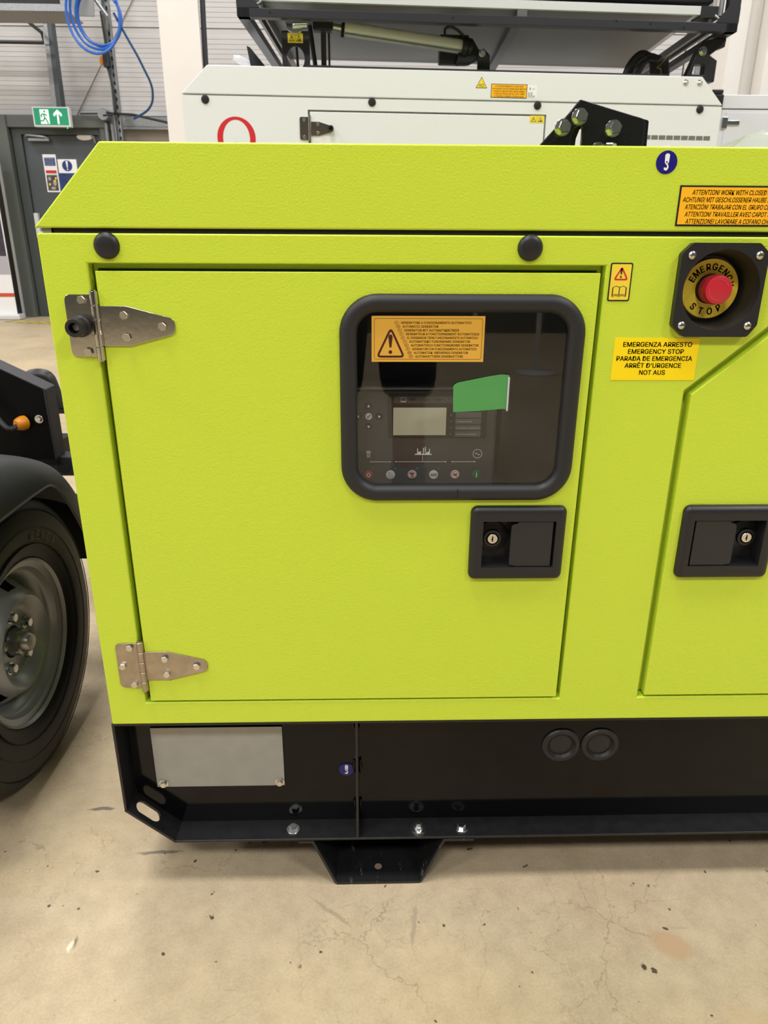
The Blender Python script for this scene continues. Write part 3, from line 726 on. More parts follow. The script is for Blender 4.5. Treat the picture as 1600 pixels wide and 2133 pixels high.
# controller behind the window
CY = 0.05
cab = MB().box(-0.10, 0.30, 0.12, 0.125, 0.60, 0.96).box(-0.105, -0.10, 0.022, 0.125, 0.60, 0.96).box(0.285, 0.29, 0.022, 0.125, 0.60, 0.96).box(-0.10, 0.29, 0.022, 0.125, 0.598, 0.602).box(-0.10, 0.29, 0.022, 0.125, 0.955, 0.96)
obj('control_box', cab, INNER, gen)
ct = obj('controller', MB().box(-0.062, 0.1735, CY, 0.118, 0.655, 0.792), CTRL, gen, bev=0.004, seg=3, label='dark engine controller with a display and button row')
obj('bezel_ridge', MB().box(-0.064, 0.178, CY - 0.006, CY + 0.002, 0.7925, 0.7965), CTRLG, ct, bev=0.0015)
obj('display_surround', MB().plate(rrect(0.030, 0.160, 0.7275, 0.7865, 0.003, 3), [rrect(0.0315, 0.1585, 0.729, 0.785, 0.002, 3)], CY - 0.0012, CY + 0.0002).box(0.0315, 0.1585, CY - 0.0004, CY + 0.0001, 0.729, 0.785), CTRLD, ct)
obj('brand_strip', MB().box(0.0375, 0.1525, CY - 0.0012, CY - 0.0004, 0.7745, 0.7835), mat('strip_grey', (74, 76, 80), 0.4), ct)
obj('screen', MB().box(0.0368, 0.1062, CY - 0.0014, CY - 0.0004, 0.7318, 0.7685), LCD, ct)
for k in range(4):
    z = 0.7625 - k * 0.0085
    obj('caption_strip', MB().box(0.1185, 0.1525, CY - 0.0012, CY - 0.0004, z - 0.0074, z), CTRLG, ct)
    obj('indicator', MB().lathe([(0.0001, -0.0014), (0.0012, -0.0012), (0.0014, 0)], (0.1128, CY, z - 0.0038), n=12), CTRLG, ct)
pr = MB()
yc = CY - 0.0016
pr.text('DEEP SEA ELECTRONICS', 0.0575, 0.1075, 0.7772, 0.0032, yc, bold=0.015)
pr.plate(rrect(0.0462, 0.0532, 0.7755, 0.7822, 0.0005, 2), [rrect(0.0465, 0.0529, 0.7775, 0.7819, 0.0004, 2)], yc, yc + 0.0002)
pr.text('DSE', 0.0468, 0.0526, 0.7758, 0.0015, yc - 0.0001, bold=0.03)
for k, t in enumerate(['ALARME MOTEUR', 'DEMARRAGE A DISTANCE AC', 'NIVEAU BAS CARBURANT']):
    pr.text(t, 0.1205, 0.1205 + (0.019, 0.031, 0.0265)[k], 0.7625 - (k + 1) * 0.0085 - 0.0048, 0.0015, yc)
# mains / load / generator mimic
for x0, x1 in ((0.0075, 0.0335), (0.0405, 0.1075), (0.1165, 0.1465)):
    pr.box(x0, x1, yc, yc + 0.0002, 0.6949, 0.6955)
    for x in (x0, x1): pr.prism(circ(x, 0.6952, 0.0009, 10), yc, yc + 0.0002)
pr.box(0.0762, 0.0767, yc, yc + 0.0002, 0.6952, 0.7050)
pr.box(0.066, 0.0885, yc, yc + 0.0002, 0.7048, 0.7062)
pr.prism([(0.070, 0.7062), (0.070, 0.7085), (0.0742, 0.7100), (0.0742, 0.7062)], yc, yc + 0.0002)
pr.prism([(0.079, 0.7062), (0.079, 0.7098), (0.082, 0.7080), (0.085, 0.7098), (0.085, 0.7062)], yc, yc + 0.0002)
for x, h in ((0.0690, 0.0072), (0.0768, 0.0083), (0.0793, 0.0095), (0.0848, 0.0068)): pr.box(x, x + 0.0012, yc, yc + 0.0002, 0.7062, 0.7062 + h)
pr.plate(circ(0.1498, 0.7062, 0.0062, 28), [circ(0.1498, 0.7062, 0.0057, 28)], yc, yc + 0.0002)
sv = [(0.1462 + 0.0072 * t / 12, 0.7062 + 0.0013 * math.sin(2 * PI * t / 12)) for t in range(13)]
pr.prism(sv + [(x, z - 0.0007) for x, z in reversed(sv)], yc, yc + 0.0002)
def pylon(mb, cx, cz, s, y, th=0.0002):
    def seg_(a, b_, w=0.0004):
        d = Vector((b_[0] - a[0], b_[1] - a[1])); nn = Vector((-d.y, d.x)).normalized() * w
        A = Vector((cx + a[0] * s, cz + a[1] * s)); B = Vector((cx + b_[0] * s, cz + b_[1] * s))
        mb.prism([tuple(A + nn), tuple(A - nn), tuple(B - nn), tuple(B + nn)], y, y + th)
    for a, b_ in (((-.35, -1), (-.3, .8)), ((.35, -1), (.3, .8)), ((-.7, .35), (-.3, .8)), ((.7, .35), (.3, .8)), ((-.3, .8), (.3, .8)), ((-.7, .35), (.7, .35)), ((-.3, .8), (.3, .3)), ((.3, .8), (-.3, .3)), ((-.3, .3), (.33, -.3)), ((.3, .3), (-.33, -.3)), ((-.33, -.3), (.35, -1)), ((.33, -.3), (-.35, -1))):
        seg_(a, b_, 0.00022)
pylon(pr, 0.0042, 0.7062, 0.0052, yc)
obj('white_printing', pr, PRINT, ct)
# navigation keys
nk = (0.0045, 0.7568)
for dx, dz in ((0, 0.0135), (0, -0.0135), (-0.0137, 0), (0.0137, 0)):
    kk = obj('arrow_key', MB().lathe([(0.0001, -0.0012), (0.0043, -0.0012), (0.0047, -0.0008), (0.0047, 0.0)], (nk[0] + dx, CY, nk[1] + dz), n=20), CTRLD, ct)
am = MB()
for dx, dz in ((0, 0.0135), (0, -0.0135), (-0.0137, 0), (0.0137, 0)):
    a = math.atan2(dz, dx); cx, cz = nk[0] + dx, nk[1] + dz
    am.prism([(cx + 0.0021 * math.cos(a + t), cz + 0.0021 * math.sin(a + t)) for t in (0, 2.1, -2.1)], CY - 0.0016, CY - 0.0014)
obj('arrow_marks', am, PRINT, ct)
obj('tick_key', MB().lathe([(0.0001, -0.0014), (0.0041, -0.0014), (0.0045, -0.001), (0.0045, 0)], (nk[0], CY, nk[1]), n=20), mat('pale_key', (205, 207, 208), 0.4), ct)
obj('tick_mark', MB().prism([(0.0022, 0.7566), (0.0038, 0.7545), (0.0072, 0.7588), (0.0064, 0.7594), (0.0038, 0.7562), (0.0029, 0.7573)], CY - 0.0017, CY - 0.0014), INK, ct)
# bottom row of push buttons
PK = MATS['pale_key']; PINK = mat('pink_key', (226, 196, 196), 0.4)
bx = [0.0042, 0.0338, 0.0630, 0.0920, 0.1210, 0.1500]
bm_ = [mat('stop_key', (150, 44, 44), 0.4), PK, PINK, PK, PINK, mat('start_key', (28, 100, 56), 0.4)]
nm = ['stop_button', 'manual_button', 'mains_button', 'auto_button', 'horn_button', 'start_button']
for x, m_, n_n in zip(bx, bm_, nm):
    z = 0.6768
    obj(n_n, MB().lathe([(0.0001, -0.0014), (0.0056, -0.0014), (0.0061, -0.001), (0.0061, 0)], (x, CY, z), n=28), m_, ct)
    if n_n in ('stop_button', 'manual_button', 'mains_button', 'auto_button'):
        obj('indicator', MB().lathe([(0.0001, -0.001), (0.0012, -0.001), (0.0013, 0)], (x + 0.0065, CY, z + 0.0085), n=10), CTRLG, ct)
z = 0.6768; yb = CY - 0.0017
km = MB()
km.plate(circ(0.0042, z, 0.0026, 20, 0.003), [circ(0.0042, z, 0.0017, 20, 0.0021)], yb, yb + 0.0002)
km.box(0.1495, 0.1505, yb, yb + 0.0002, z - 0.0032, z + 0.0032)
obj('key_symbols_white', km, WLAB, ct)
km = MB()
hand = [(0.0318, z + 0.004), (0.0330, z + 0.004), (0.0332, z + 0.0008), (0.0362, z + 0.0002), (0.0366, z - 0.0015), (0.0355, z - 0.004), (0.0325, z - 0.004), (0.0305, z - 0.0012), (0.0310, z - 0.0005), (0.0318, z - 0.0012)]
km.plate(hand, [inset(hand, 0.00035)], yb, yb + 0.0002)
pylon(km, 0.0630, z - 0.0002, 0.0042, yb)
km.plate(rrect(0.0878, 0.0962, z - 0.0018, z + 0.0018, 0.0006, 2), [rrect(0.0881, 0.0959, z - 0.0015, z + 0.0015, 0.0004, 2)], yb, yb + 0.0002)
km.text('AUTO', 0.0886, 0.0954, z - 0.0009, 0.0018, yb, bold=0.02)
km.prism([(0.1188, z + 0.0016), (0.1205, z + 0.0006), (0.1232, z + 0.0022), (0.1232, z - 0.0022), (0.1205, z - 0.0006), (0.1188, z - 0.0016)], yb, yb + 0.0002)
obj('key_symbols_black', km, INK, ct)
km = MB()
for x in (0.0630, 0.1210):
    km.plate(circ(x, z, 0.0053, 26), [circ(x, z, 0.0049, 26)], yb - 0.0001, yb + 0.0001)
    km.prism([(x - 0.0036, z + 0.0033), (x - 0.0033, z + 0.0036), (x + 0.0036, z - 0.0033), (x + 0.0033, z - 0.0036)], yb - 0.0002, yb)
obj('prohibition_rings', km, mat('dull_red', (150, 40, 40), 0.5), ct)
obj('controller_clip', MB().box(0.186, 0.196, 0.085, 0.118, 0.66, 0.80), CTRLD, ct)

# paddle latches
def latch(x0, mirror):
    W_, z0, z1 = 0.1255, 0.547, 0.651
    def X(u): return x0 + (W_ - u if mirror else u)
    def lp(l): return [(X(p[0]), p[1]) for p in l]
    rec = rrect(0.0165, 0.1125, 0.566, 0.6315, 0.0012, 1)
    rec = [(0.0165 if p[0] < 0.05 else 0.1125, p[1]) for p in rec]
    rec = [(0.016, 0.566), (0.1115, 0.566), (0.1115, 0.6315), (0.016, 0.6315)]
    # bezel with rounded raised border
    bz = sweep_rrect(x0, x0 + W_, z0, z1, 0.009, [(0.0, -0.0015), (0.0002, -0.0045), (0.0015, -0.0075), (0.004, -0.0095), (0.0075, -0.0105), (0.012, -0.0105)], 6)
    inner = rrect(x0 + 0.012, x0 + W_ - 0.012, z0 + 0.012, z1 - 0.012, 0.002, 6)
    bz.plate(inner, [lp(rec)], -0.0105, -0.0085)
    a, b_ = sorted((X(0.016), X(0.1115)))
    T = 0.0145
    bz.add([(a, -0.0105, 0.566), (b_, -0.0105, 0.566), (b_, -0.0105, 0.6315), (a, -0.0105, 0.6315), (a + 0.001, T, 0.568), (b_ - 0.001, T, 0.568), (b_ - 0.001, T, 0.6295), (a + 0.001, T, 0.6295)],
           [(0, 1, 5, 4), (1, 2, 6, 5), (2, 3, 7, 6), (3, 0, 4, 7), (4, 5, 6, 7)])
    lt = obj('paddle_latch', bz, PLAST, gen, angle=40)
    lt['label'] = 'black recessed latch beside the window door edge' if not mirror else 'black recessed latch on the engine door'
    pad = [(0.0530, 0.5705), (0.0545, 0.5680), (0.0600, 0.5675), (0.0610, 0.5668), (0.1085, 0.5668), (0.1085, 0.6308), (0.0625, 0.6308), (0.0615, 0.6275), (0.0565, 0.6268), (0.0535, 0.6235)]
    pd = obj('paddle', MB().prism([(X(p[0]), p[1]) for p in pad], -0.0085, -0.003), PLASTL, lt, bev=0.0008)
    lx = X(0.0275); lz = 0.602
    obj('lock_collar', MB().lathe([(0.022, T), (0.022, T - 0.004), (0.0155, T - 0.006), (0.0125, T - 0.007), (0.0115, T - 0.011), (0.0085, T - 0.0115), (0.0085, T - 0.006)], (lx + (0.004 if not mirror else -0.004), 0, lz), n=32).xf(Matrix.Identity(4)), PLAST, lt)
    obj('lock_cylinder', MB().lathe([(0.0001, T - 0.0125), (0.0065, T - 0.0125), (0.0070, T - 0.012), (0.0070, T - 0.005)], (lx + (0.004 if not mirror else -0.004), 0, lz), n=28), SCREW, lt)
    cx = lx + (0.004 if not mirror else -0.004)
    obj('keyhole', MB().prism([(cx - 0.0008, lz - 0.0038), (cx + 0.0008, lz - 0.0038), (cx + 0.0008, lz + 0.0038), (cx - 0.0008, lz + 0.0038)], T - 0.0128, T - 0.0124).prism([(cx - 0.0022, lz - 0.001), (cx + 0.0008, lz + 0.0022), (cx + 0.0008, lz - 0.001)], T - 0.0128, T - 0.0124), VOID, lt)
latch(0.137, False)
latch(0.4165, True)

# hinges
def hinge(zc, upper, h=0.071):
    """zc = middle height"""
    sm = STEEL if upper else STEEL2
    x_l, x_k = -0.347, -0.3125
    pl = [(x_l, zc + h / 2), (x_l, zc - h / 2), (x_k, zc - h / 2), (x_k, zc + h / 2)]
    hg = obj('hinge', MB().prism(roundpoly(pl, [0.008, 0.008, 0, 0], 6), -0.0022, 0.0), sm, gen, bev=0.0006,
             label='polished upper hinge with a rubber bump stop' if upper else 'matt stained lower hinge')
    hs_ = 0.0455
    st_ = [(-0.308, zc + hs_ / 2), (-0.308, zc - hs_ / 2), (-0.276, zc - hs_ / 2), (-0.222, zc - 0.0085), (-0.222, zc + 0.0085), (-0.276, zc + hs_ / 2)]
    obj('strap', MB().prism(roundpoly(st_, [0, 0, 0.004, 0.009, 0.009, 0.004], 7), -0.0038, -0.0016), sm, hg, bev=0.0006)
    obj('strap_bend', MB().box(-0.3125, -0.3065, -0.0046, -0.0022, zc - hs_ / 2, zc - 0.006).box(-0.3125, -0.3065, -0.0046, -0.0022, zc + 0.008, zc + hs_ / 2), sm, hg)
    z = zc + h / 2 + 0.004; n5 = 5; L = (h + 0.008) / n5
    for k in range(n5):
        rk = 0.0046
        za = z - L * (k + 1) + 0.0003; zb = z - L * k - 0.0003
        obj('knuckle', MB().lathe([(0.0001, za), (rk * 0.93, za), (rk, za + 0.0004), (rk, zb - 0.0004), (rk * 0.93, zb), (0.0001, zb)], (-0.3120, -0.0042, 0), 'z', 24), sm, hg)
    obj('hinge_pin', MB().lathe([(0.0001, z - L * 5 - 0.001), (0.0032, z - L * 5 - 0.001), (0.0032, z + 0.0012), (0.0001, z + 0.0016)], (-0.3120, -0.0042, 0), 'z', 20), sm, hg)
    bl = [(-0.3265, 0.0295, -0.0022), (-0.3265, -0.0295, -0.0022), (-0.2795, 0.0125, -0.0038), (-0.2795, -0.0125, -0.0038), (-0.2365, 0.0, -0.0038)]
    if not upper: bl.append((-0.3395, 0.0, -0.0022))
    for i_, (x, dz, y) in enumerate(bl):
        put('bolt', BOLT_S, hg, (x, y, zc + dz), rot=(0, 0.5 * i_, 0), scale=(0.82, 0.9, 0.82))
    if upper:
        obj('bump_stop', MB().lathe([(0.0125, 0.0), (0.0125, -0.004), (0.0108, -0.006), (0.0104, -0.022), (0.0098, -0.0235), (0.0062, -0.0235), (0.0060, -0.012), (0.0001, -0.012)], (-0.3315, -0.0022, zc), n=36), RUB, hg, label='black rubber bump stop')
        obj('stop_bolt', MB().lathe([(0.0001, -0.0165), (0.0038, -0.016), (0.0042, -0.012)], (-0.3315, -0.0022, zc), n=20), GALV, hg)
hinge(0.8765, True)
hinge(0.4145, False)
obj('hinge_rust', MB().prism([(-0.2795, 0.3915), (-0.2765, 0.3895), (-0.2735, 0.3915)], -0.0019, -0.0015), mat('rust', (190, 120, 20), 0.7), gen)

# labels on the lid and the pillar
def hook_mark(cx, cz, s, y, parent):
    w = MB()
    w.plate([(cx + s * p[0], cz + s * p[1]) for p in [(-.21, -.02), (-.24, .62)] + [(.0 + .24 * math.cos(a), .62 + .2 * math.sin(a)) for a in [PI - PI * k / 8 for k in range(1, 8)]] + [(.24, .62), (.21, -.02), (.06, -.2), (-.06, -.2)]], [circ(cx + s * 0.0, cz + s * 0.02, s * 0.09, 12)], y - 0.0002, y)
    pts_ = [(.02, -.18), (.14, -.30), (.15, -.5), (.02, -.66), (-.14, -.62), (-.2, -.48)]
    wd = [.08, .07, .09, .13, .12, .03]
    ol, orr = [], []
    for i, p in enumerate(pts_):
        a_ = Vector(pts_[max(i - 1, 0)]); b_ = Vector(pts_[min(i + 1, len(pts_) - 1)]); d = (b_ - a_).normalized(); nn = Vector((-d.y, d.x)) * wd[i]
        ol.append((cx + s * (p[0] + nn.x), cz + s * (p[1] + nn.y))); orr.append((cx + s * (p[0] - nn.x), cz + s * (p[1] - nn.y)))
    w.prism(ol + orr[::-1], y - 0.0002, y)
    obj('hook_symbol', w, WLAB, parent)
LH = sticker('lifting_point_label', circ(0.335, 1.0545, 0.0118, 36), 0.0, NAVY, 'round navy hook label on the lid')
hook_mark(0.335, 1.0545, 0.0108, -0.0008, LH)

def attention(parent, x0, x1, z0, z1, y, big):
    h = z1 - z0; t = h * 0.045
    obj('amber_field', MB().box(x0 + t, x1 - t, y - 0.0002, y, z0 + t, z1 - t), ORG, parent)
    tl = ['ATTENTION! WORK WITH CLOSED HOOD', 'ACHTUNG! MIT GESCHLOSSENER HAUBE ARBEITEN', 'ATENCI\u00d3N! TRABAJAR CON EL GRUPO CERRADO', 'ATTENTION! TRAVAILLER AVEC CAPOT FERM\u00c9', 'ATTENZIONE! LAVORARE A COFANO CHIUSO']
    wd = [0.80, 0.955, 0.90, 0.885, 0.855]
    tm_ = MB(); xc = (x0 + x1) / 2; Wd = (x1 - x0 - 2 * t)
    for k, (s_, f_) in enumerate(zip(tl, wd)):
        tm_.text(s_, xc - Wd * f_ / 2, xc + Wd * f_ / 2, z1 - h * 0.225 - k * h * 0.178, h * 0.115, y - 0.0003, shear=0.15, bold=0.012)
    obj('lettering', tm_, INK, parent)
LA = sticker('attention_label', [(0.354, 0.989), (0.4835, 0.989), (0.4835, 1.0315), (0.354, 1.0315)], 0.0, INK, 'black edged amber attention label on the lid')
attention(LA, 0.354, 0.4835, 0.989, 1.0315, -0.0007, True)

LW = sticker('manual_label', rrect(0.2855, 0.3115, 0.9065, 0.9492, 0.002, 3), 0.0, INK, 'small yellow warning triangle and open book label')
obj('yellow_field', MB().prism(rrect(0.2870, 0.3100, 0.9080, 0.9477, 0.0012, 3), -0.0008, -0.0006), YEL2, LW)
obj('red_triangle', triangle(0.2988, 0.9300, 0.0180, 0.0158, 0.0017, -0.0008, 0.0022), REDL, LW)
bkm = exclaim(MB(), 0.2986, 0.9322, 0.0112, 0.0026, -0.0008)
for sgn in (-1, 1):
    cx = 0.2985
    lp_ = [(cx, 0.9225), (cx + sgn * 0.004, 0.9238), (cx + sgn * 0.0078, 0.9225), (cx + sgn * 0.0078, 0.9130), (cx + sgn * 0.004, 0.9142), (cx, 0.9130)]
    bkm.plate(lp_, [inset(lp_, 0.00045)], -0.001, -0.0008)
    for dx, dz in ((0.0078, -0.0006), (0.0083, -0.0012)): bkm.box(cx + sgn * dx - 0.00018, cx + sgn * dx + 0.00018, -0.001, -0.0008, 0.9122, 0.9218)
    bkm.prism([(cx, 0.9122), (cx + sgn * 0.004, 0.9134), (cx + sgn * 0.0083, 0.9116), (cx + sgn * 0.0083, 0.9112), (cx + sgn * 0.004, 0.9129), (cx, 0.9117)], -0.001, -0.0008)
obj('book_symbol', bkm, INK, LW)

LE = sticker('emergency_label', [(0.3005, 0.8135), (0.4035, 0.8135), (0.4035, 0.8640), (0.3005, 0.8640)], 0.0, YEL, 'plain yellow five language emergency stop label')
tm_ = MB()
for k, (s_, a_, b_) in enumerate([('EMERGENZA ARRESTO', 0.3112, 0.3948), ('EMERGENCY STOP', 0.3180, 0.3858), ('PARADA DE EMERGENCIA', 0.3050, 0.3975), ('ARR\u00caT D\'URGENCE', 0.3160, 0.3850), ('NOT AUS', 0.3348, 0.3665)]):
    tm_.text(s_, a_, b_, 0.8538 - k * 0.0084, 0.0054, -0.0008, shear=0.0, bold=0.015)
obj('lettering', tm_, INK, LE)

# emergency stop
hs_oct = [(p[0] * 0.996, 0.97 + (p[1] - 0.97) * 0.99) for p in [(0.3770, 0.9715), (0.4545, 0.9715), (0.4670, 0.9605), (0.4620, 0.8795) if False else (0.4670, 0.8795), (0.4570, 0.8655), (0.3800, 0.8655), (0.3650, 0.8785), (0.3650, 0.9595)]]
es = obj('emergency_stop', MB().plate(roundpoly(hs_oct, 0.006, 4), [circ(EC[0], EC[1], 0.0452, 48)], -0.0095, 0.0), PLAST, gen, bev=0.002, seg=3, label='black housing with yellow disc and red push button')
obj('cup', MB().lathe([(0.0452, -0.0092), (0.0432, 0.0), (0.0405, 0.018), (0.0375, 0.026), (0.0001, 0.0265)], (EC[0], 0, EC[1]), n=56), PLAST, es)
obj('yellow_disc', MB().lathe([(0.0001, 0.0215), (0.0342, 0.0215), (0.0346, 0.0262)], (EC[0] + 0.0005, 0, EC[1]), n=56), YEL2, es)
em = MB().arctext('EMERGENCY', EC[0], EC[1], 0.0215, 0.0075, 0.0212, 2.70, 0.22, True, 0.02)
em.arctext('STOP', EC[0], EC[1], 0.0300, 0.0075, 0.0212, 4.02, 5.30, False, 0.02)
obj('lettering', em, INK, es)
obj('button_shaft', MB().lathe([(0.0165, 0.0235), (0.0165, 0.012), (0.014, 0.006), (0.014, 0.0)], (EC[0], 0, EC[1]), n=36), REDB, es)
obj('button_collar', MB().lathe([(0.0172, 0.0235), (0.0172, 0.015), (0.016, 0.014)], (EC[0], 0, EC[1]), n=36), VOID, es)
obj('button_head', MB().lathe([(0.0001, -0.0030), (0.0145, -0.0030), (0.0158, -0.0024), (0.0164, -0.0010), (0.0172, 0.004), (0.0172, 0.0075), (0.0160, 0.0095), (0.014, 0.010)], (EC[0] + 0.0005, 0.0, EC[1]), n=48), REDB, es)
arc_ = MB()
for a0, a1 in ((0.4, 1.9), (2.9, 4.9)):
    lo = circ(EC[0], EC[1], 0.0118, 16, a0=a0, a1=a1); li = circ(EC[0], EC[1], 0.0110, 16, a0=a0, a1=a1)
    arc_.prism(lo + li[::-1], -0.0034, -0.0029)
obj('twist_arrows', arc_, mat('red_arrow', (214, 70, 80), 0.4), es)
for x, z in ((0.3750, 0.9580), (0.4535, 0.9582), (0.3743, 0.8798), (0.4535, 0.8795)):
    s_ = obj('screw', MB().lathe([(0.0001, -0.0125), (0.0028, -0.0122), (0.0044, -0.0108), (0.0047, -0.0095)], (x, 0, z), n=22), SCREW, es)
sl = MB()
for x, z in ((0.3750, 0.9580), (0.4535, 0.9582), (0.3743, 0.8798), (0.4535, 0.8795)):
    sl.box(x - 0.0034, x + 0.0034, -0.01275, -0.0118, z - 0.0004, z + 0.0004)
obj('screw_slots', sl, INNER, es)['kind'] = 'stuff'

# ---------------- base frame
WEB = 0.040
SX1 = 1.40
bfm = MB()
# web sheet
bfm.prism([(-0.362, 0.3135), (-0.362, 0.157), (-0.297, 0.094), (SX1, 0.094), (SX1, 0.3135)], WEB, WEB + 0.004)
base = obj('base_frame', bfm, BLACKP, gen)
obj('bottom_flange', MB().box(-0.299, SX1, 0.0, 0.85, 0.0915, 0.0955), BLACKF, base, bev=0.0008)
obj('end_plate', MB().box(-0.3695, -0.3655, 0.0, 0.85, 0.155, 0.3135), BLACKF, base, bev=0.0006)
# sloping corner plate with a slotted hole: built flat then turned
Lc = math.hypot(0.0705, 0.0635)
cp = MB()
lo_ = [(0, 0), (Lc, 0), (Lc, 0.85), (0, 0.85)]
sl_ = [(0.030 + p[0] * 1.0, 0.0215 + p[1]) for p in [( -0.000 + (0.0155 if math.cos(a) > 0 else -0.0065) + 0.0115 * math.cos(a), 0.0115 * math.sin(a)) for a in [2 * PI * k / 24 + 0.01 for k in range(24)]]]
cp.plate([(p[0], p[1]) for p in lo_], [sl_], 0, 0.004)
# plate is in XZ (x=along, z=depth), y=thickness -> map
ang = math.atan2(0.0915 - 0.155, 0.0705)
def cmap(p):
    a, t, d = p
    ux, uz = math.cos(ang), math.sin(ang); nx, nz = -uz, ux
    return (-0.3695 + a * ux + (t) * nx * 1.0, d, 0.155 + a * uz + (t) * nz * 1.0)
cp.v = [cmap(p) for p in cp.v]
obj('corner_plate', cp, BLACKF, base)
obj('rib', MB().box(-0.0165, -0.0125, 0.0, WEB, 0.0955, 0.3130), BLACKF, base, bev=0.0005)
obj('top_edge', MB().box(-0.3695, SX1, 0.0005, WEB, 0.3115, 0.3145), BLACKF, base)
# weld beads on the rib
wl = MB()
for z in (0.288, 0.204, 0.126):
    for sx in (-1, 1):
        wl.tube([(-0.0145 + sx * 0.004, WEB - 0.002, z - 0.012), (-0.0145 + sx * 0.005, WEB - 0.003, z - 0.005), (-0.0145 + sx * 0.004, WEB - 0.003, z + 0.004), (-0.0145 + sx * 0.0045, WEB - 0.002, z + 0.012)], [0.002, 0.0032, 0.0028, 0.0022], 8)
obj('weld_beads', wl, BLACKP, base)['kind'] = 'stuff'
# nameplate
npl = obj('nameplate', MB().box(-0.3285, -0.1290, WEB - 0.0025, WEB - 0.001, 0.1675, 0.2790), NPLATE, gen, bev=0.0004, label='blank bare aluminium plate on the black base')
for x in (-0.3175, -0.1365):
    put('bolt', hexbolt(0.0052, 0.005, 0.0078).mesh('bolt', SCREW, 20), npl, (x, WEB - 0.0025, 0.1755))
LH2 = sticker('lifting_point_label', circ(-0.0315, 0.1955, 0.0118, 32), WEB - 0.0006, NAVY, 'small navy hook label on the black base')
hook_mark(-0.0315, 0.1955, 0.0108, WEB - 0.0014, LH2)
for x in (0.3035, 0.3645):
    obj('blanking_plug', MB().lathe([(0.0301, 0.001), (0.0301, -0.0015), (0.0280, -0.0038), (0.0225, -0.0038), (0.0205, -0.001), (0.0190, 0.0010), (0.0140, -0.0006), (0.0001, -0.0014)], (x, WEB - 0.0005, 0.2370), n=48), PLAST, gen)
for i_, (x, y, r_) in enumerate(((-0.117, 0.0195, 0), (0.082, 0.0175, 1), (0.151, 0.0175, 0))):
    if r_:
        b_ = obj('bolt', MB().lathe([(0.0001, 0.012), (0.004, 0.012), (0.0045, 0.006), (0.0065, 0.006), (0.007, 0.0022), (0.0125, 0.0022), (0.013, 0.0)], (x, y, 0.0957), 'z', 24), ZINC, base, label='shiny bolt with a wide washer')
    else:
        put('bolt', BOLT_M, base, (x, y, 0.0957), rot=(-PI / 2, 0, 0.3 * i_), scale=(0.85, 0.85, 0.85))
# folded foot under the base (hat section), open to the front
def foot(xc):
    t = 0.004
    o_ = [(-0.105, 0.0915), (-0.105, 0.0875), (-0.0695 - 0.0, 0.0875), (-0.0345, 0.0005), (0.0345 + 0.002, 0.0005), (0.0715, 0.0875), (0.105, 0.0875), (0.105, 0.0915)]
    q = [(-0.125, 0.0872), (-0.1045, 0.0872), (-0.0705, 0.004), (-0.066, 0.0002), (0.066, 0.0002), (0.0705, 0.004), (0.1045, 0.0872), (0.150, 0.0872)]
    inner = [(0.150, 0.0912), (0.102, 0.0912), (0.0665, 0.0052), (-0.0665, 0.0052), (-0.102, 0.0912), (-0.125, 0.0912)]
    f = obj('foot', MB().prism([(xc + p[0], p[1]) for p in q + inner], -0.001, 0.85), WORN, gen)
    obj('foot_hole', MB().lathe([(0.0001, 0.0054), (0.006, 0.0054)], (xc + 0.0, 0.029, 0), 'z', 16), mat('floor_seen_through', (130, 112, 96), 0.7), f)
foot(0.0185)
foot(1.10)

# ---------------- lifting bracket on top
LY = 0.40
br = [(0.262, 1.0706), (0.2835, 1.1195), (0.3235, 1.1615), (0.3400, 1.1815), (0.4430, 1.1560), (0.4455, 1.1540), (0.4480, 1.0706)]
hole = [(0.3275, 1.085), (0.3300, 1.128), (0.3345, 1.141), (0.3420, 1.1455), (0.3475, 1.141), (0.3480, 1.085)]
lf = obj('lifting_bracket', MB().plate(br, [hole], LY, LY + 0.010), mat('black_enamel', (24, 23, 25), 0.18, bump=(220, 0.35, 0.002)), gen, bev=0.0012, label='glossy black lifting bracket on the lid')
br2 = [(p[0] + 0.012, p[1]) for p in br]
obj('rear_plate', MB().plate(br2, [[(p[0] + 0.012, p[1]) for p in hole]], LY + 0.014, LY + 0.024), MATS['black_enamel'], lf, bev=0.0012)
obj('spacer', MB().box(0.434, 0.449, LY + 0.004, LY + 0.016, 1.0706, 1.150), MATS['black_enamel'], lf, bev=0.001)
obj('foot_plate', MB().box(0.26, 0.50, LY - 0.05, LY + 0.07, 1.0706, 1.076), MATS['black_enamel'], lf, bev=0.001)
for x, z in ((0.3150, 1.1415), (0.3405, 1.1570), (0.3960, 1.1410), (0.375, 1.109)):
    put('bolt', BOLT_L, lf, (x, LY, z), scale=(0.80, 1.5, 0.80))
for x in (0.385, 0.475):
    put('bolt', BOLT_M, lf, (x, LY - 0.03, 1.106 if x < 0.4 else 1.102), rot=(-PI / 2, 0, 0.4), scale=(1.2, 1.2, 1.2))
    obj('stud', MB().lathe([(0.006, 0), (0.006, 0.03)], (x, LY - 0.03, 1.076), 'z', 12), ZINC, lf)

# crinkled clear film over the exhaust outlet
fm = MB(); rows = []
for j in range(15):
    row = []
    for i in range(49):
        u, v = i / 48, j / 14
        x = 0.448 + 0.36 * u; y = 0.07 + 0.24 * v
        e = min(1, 6 * min(u, 1 - u)) * min(1, 4 * min(v, 1 - v))
        z = 1.0725 + e * (0.034 + 0.004 * math.sin(14 * u + 5 * v) + 0.003 * math.sin(37 * u - 11 * v) + 0.0025 * random.random())
        row.append((x, y, z))
    rows.append(row)
fm.grid(rows)
f_ = tag(obj('plastic_film', fm, FILM, angle=60), 'crinkled clear plastic film lying on top of the green lid', 'plastic sheet')
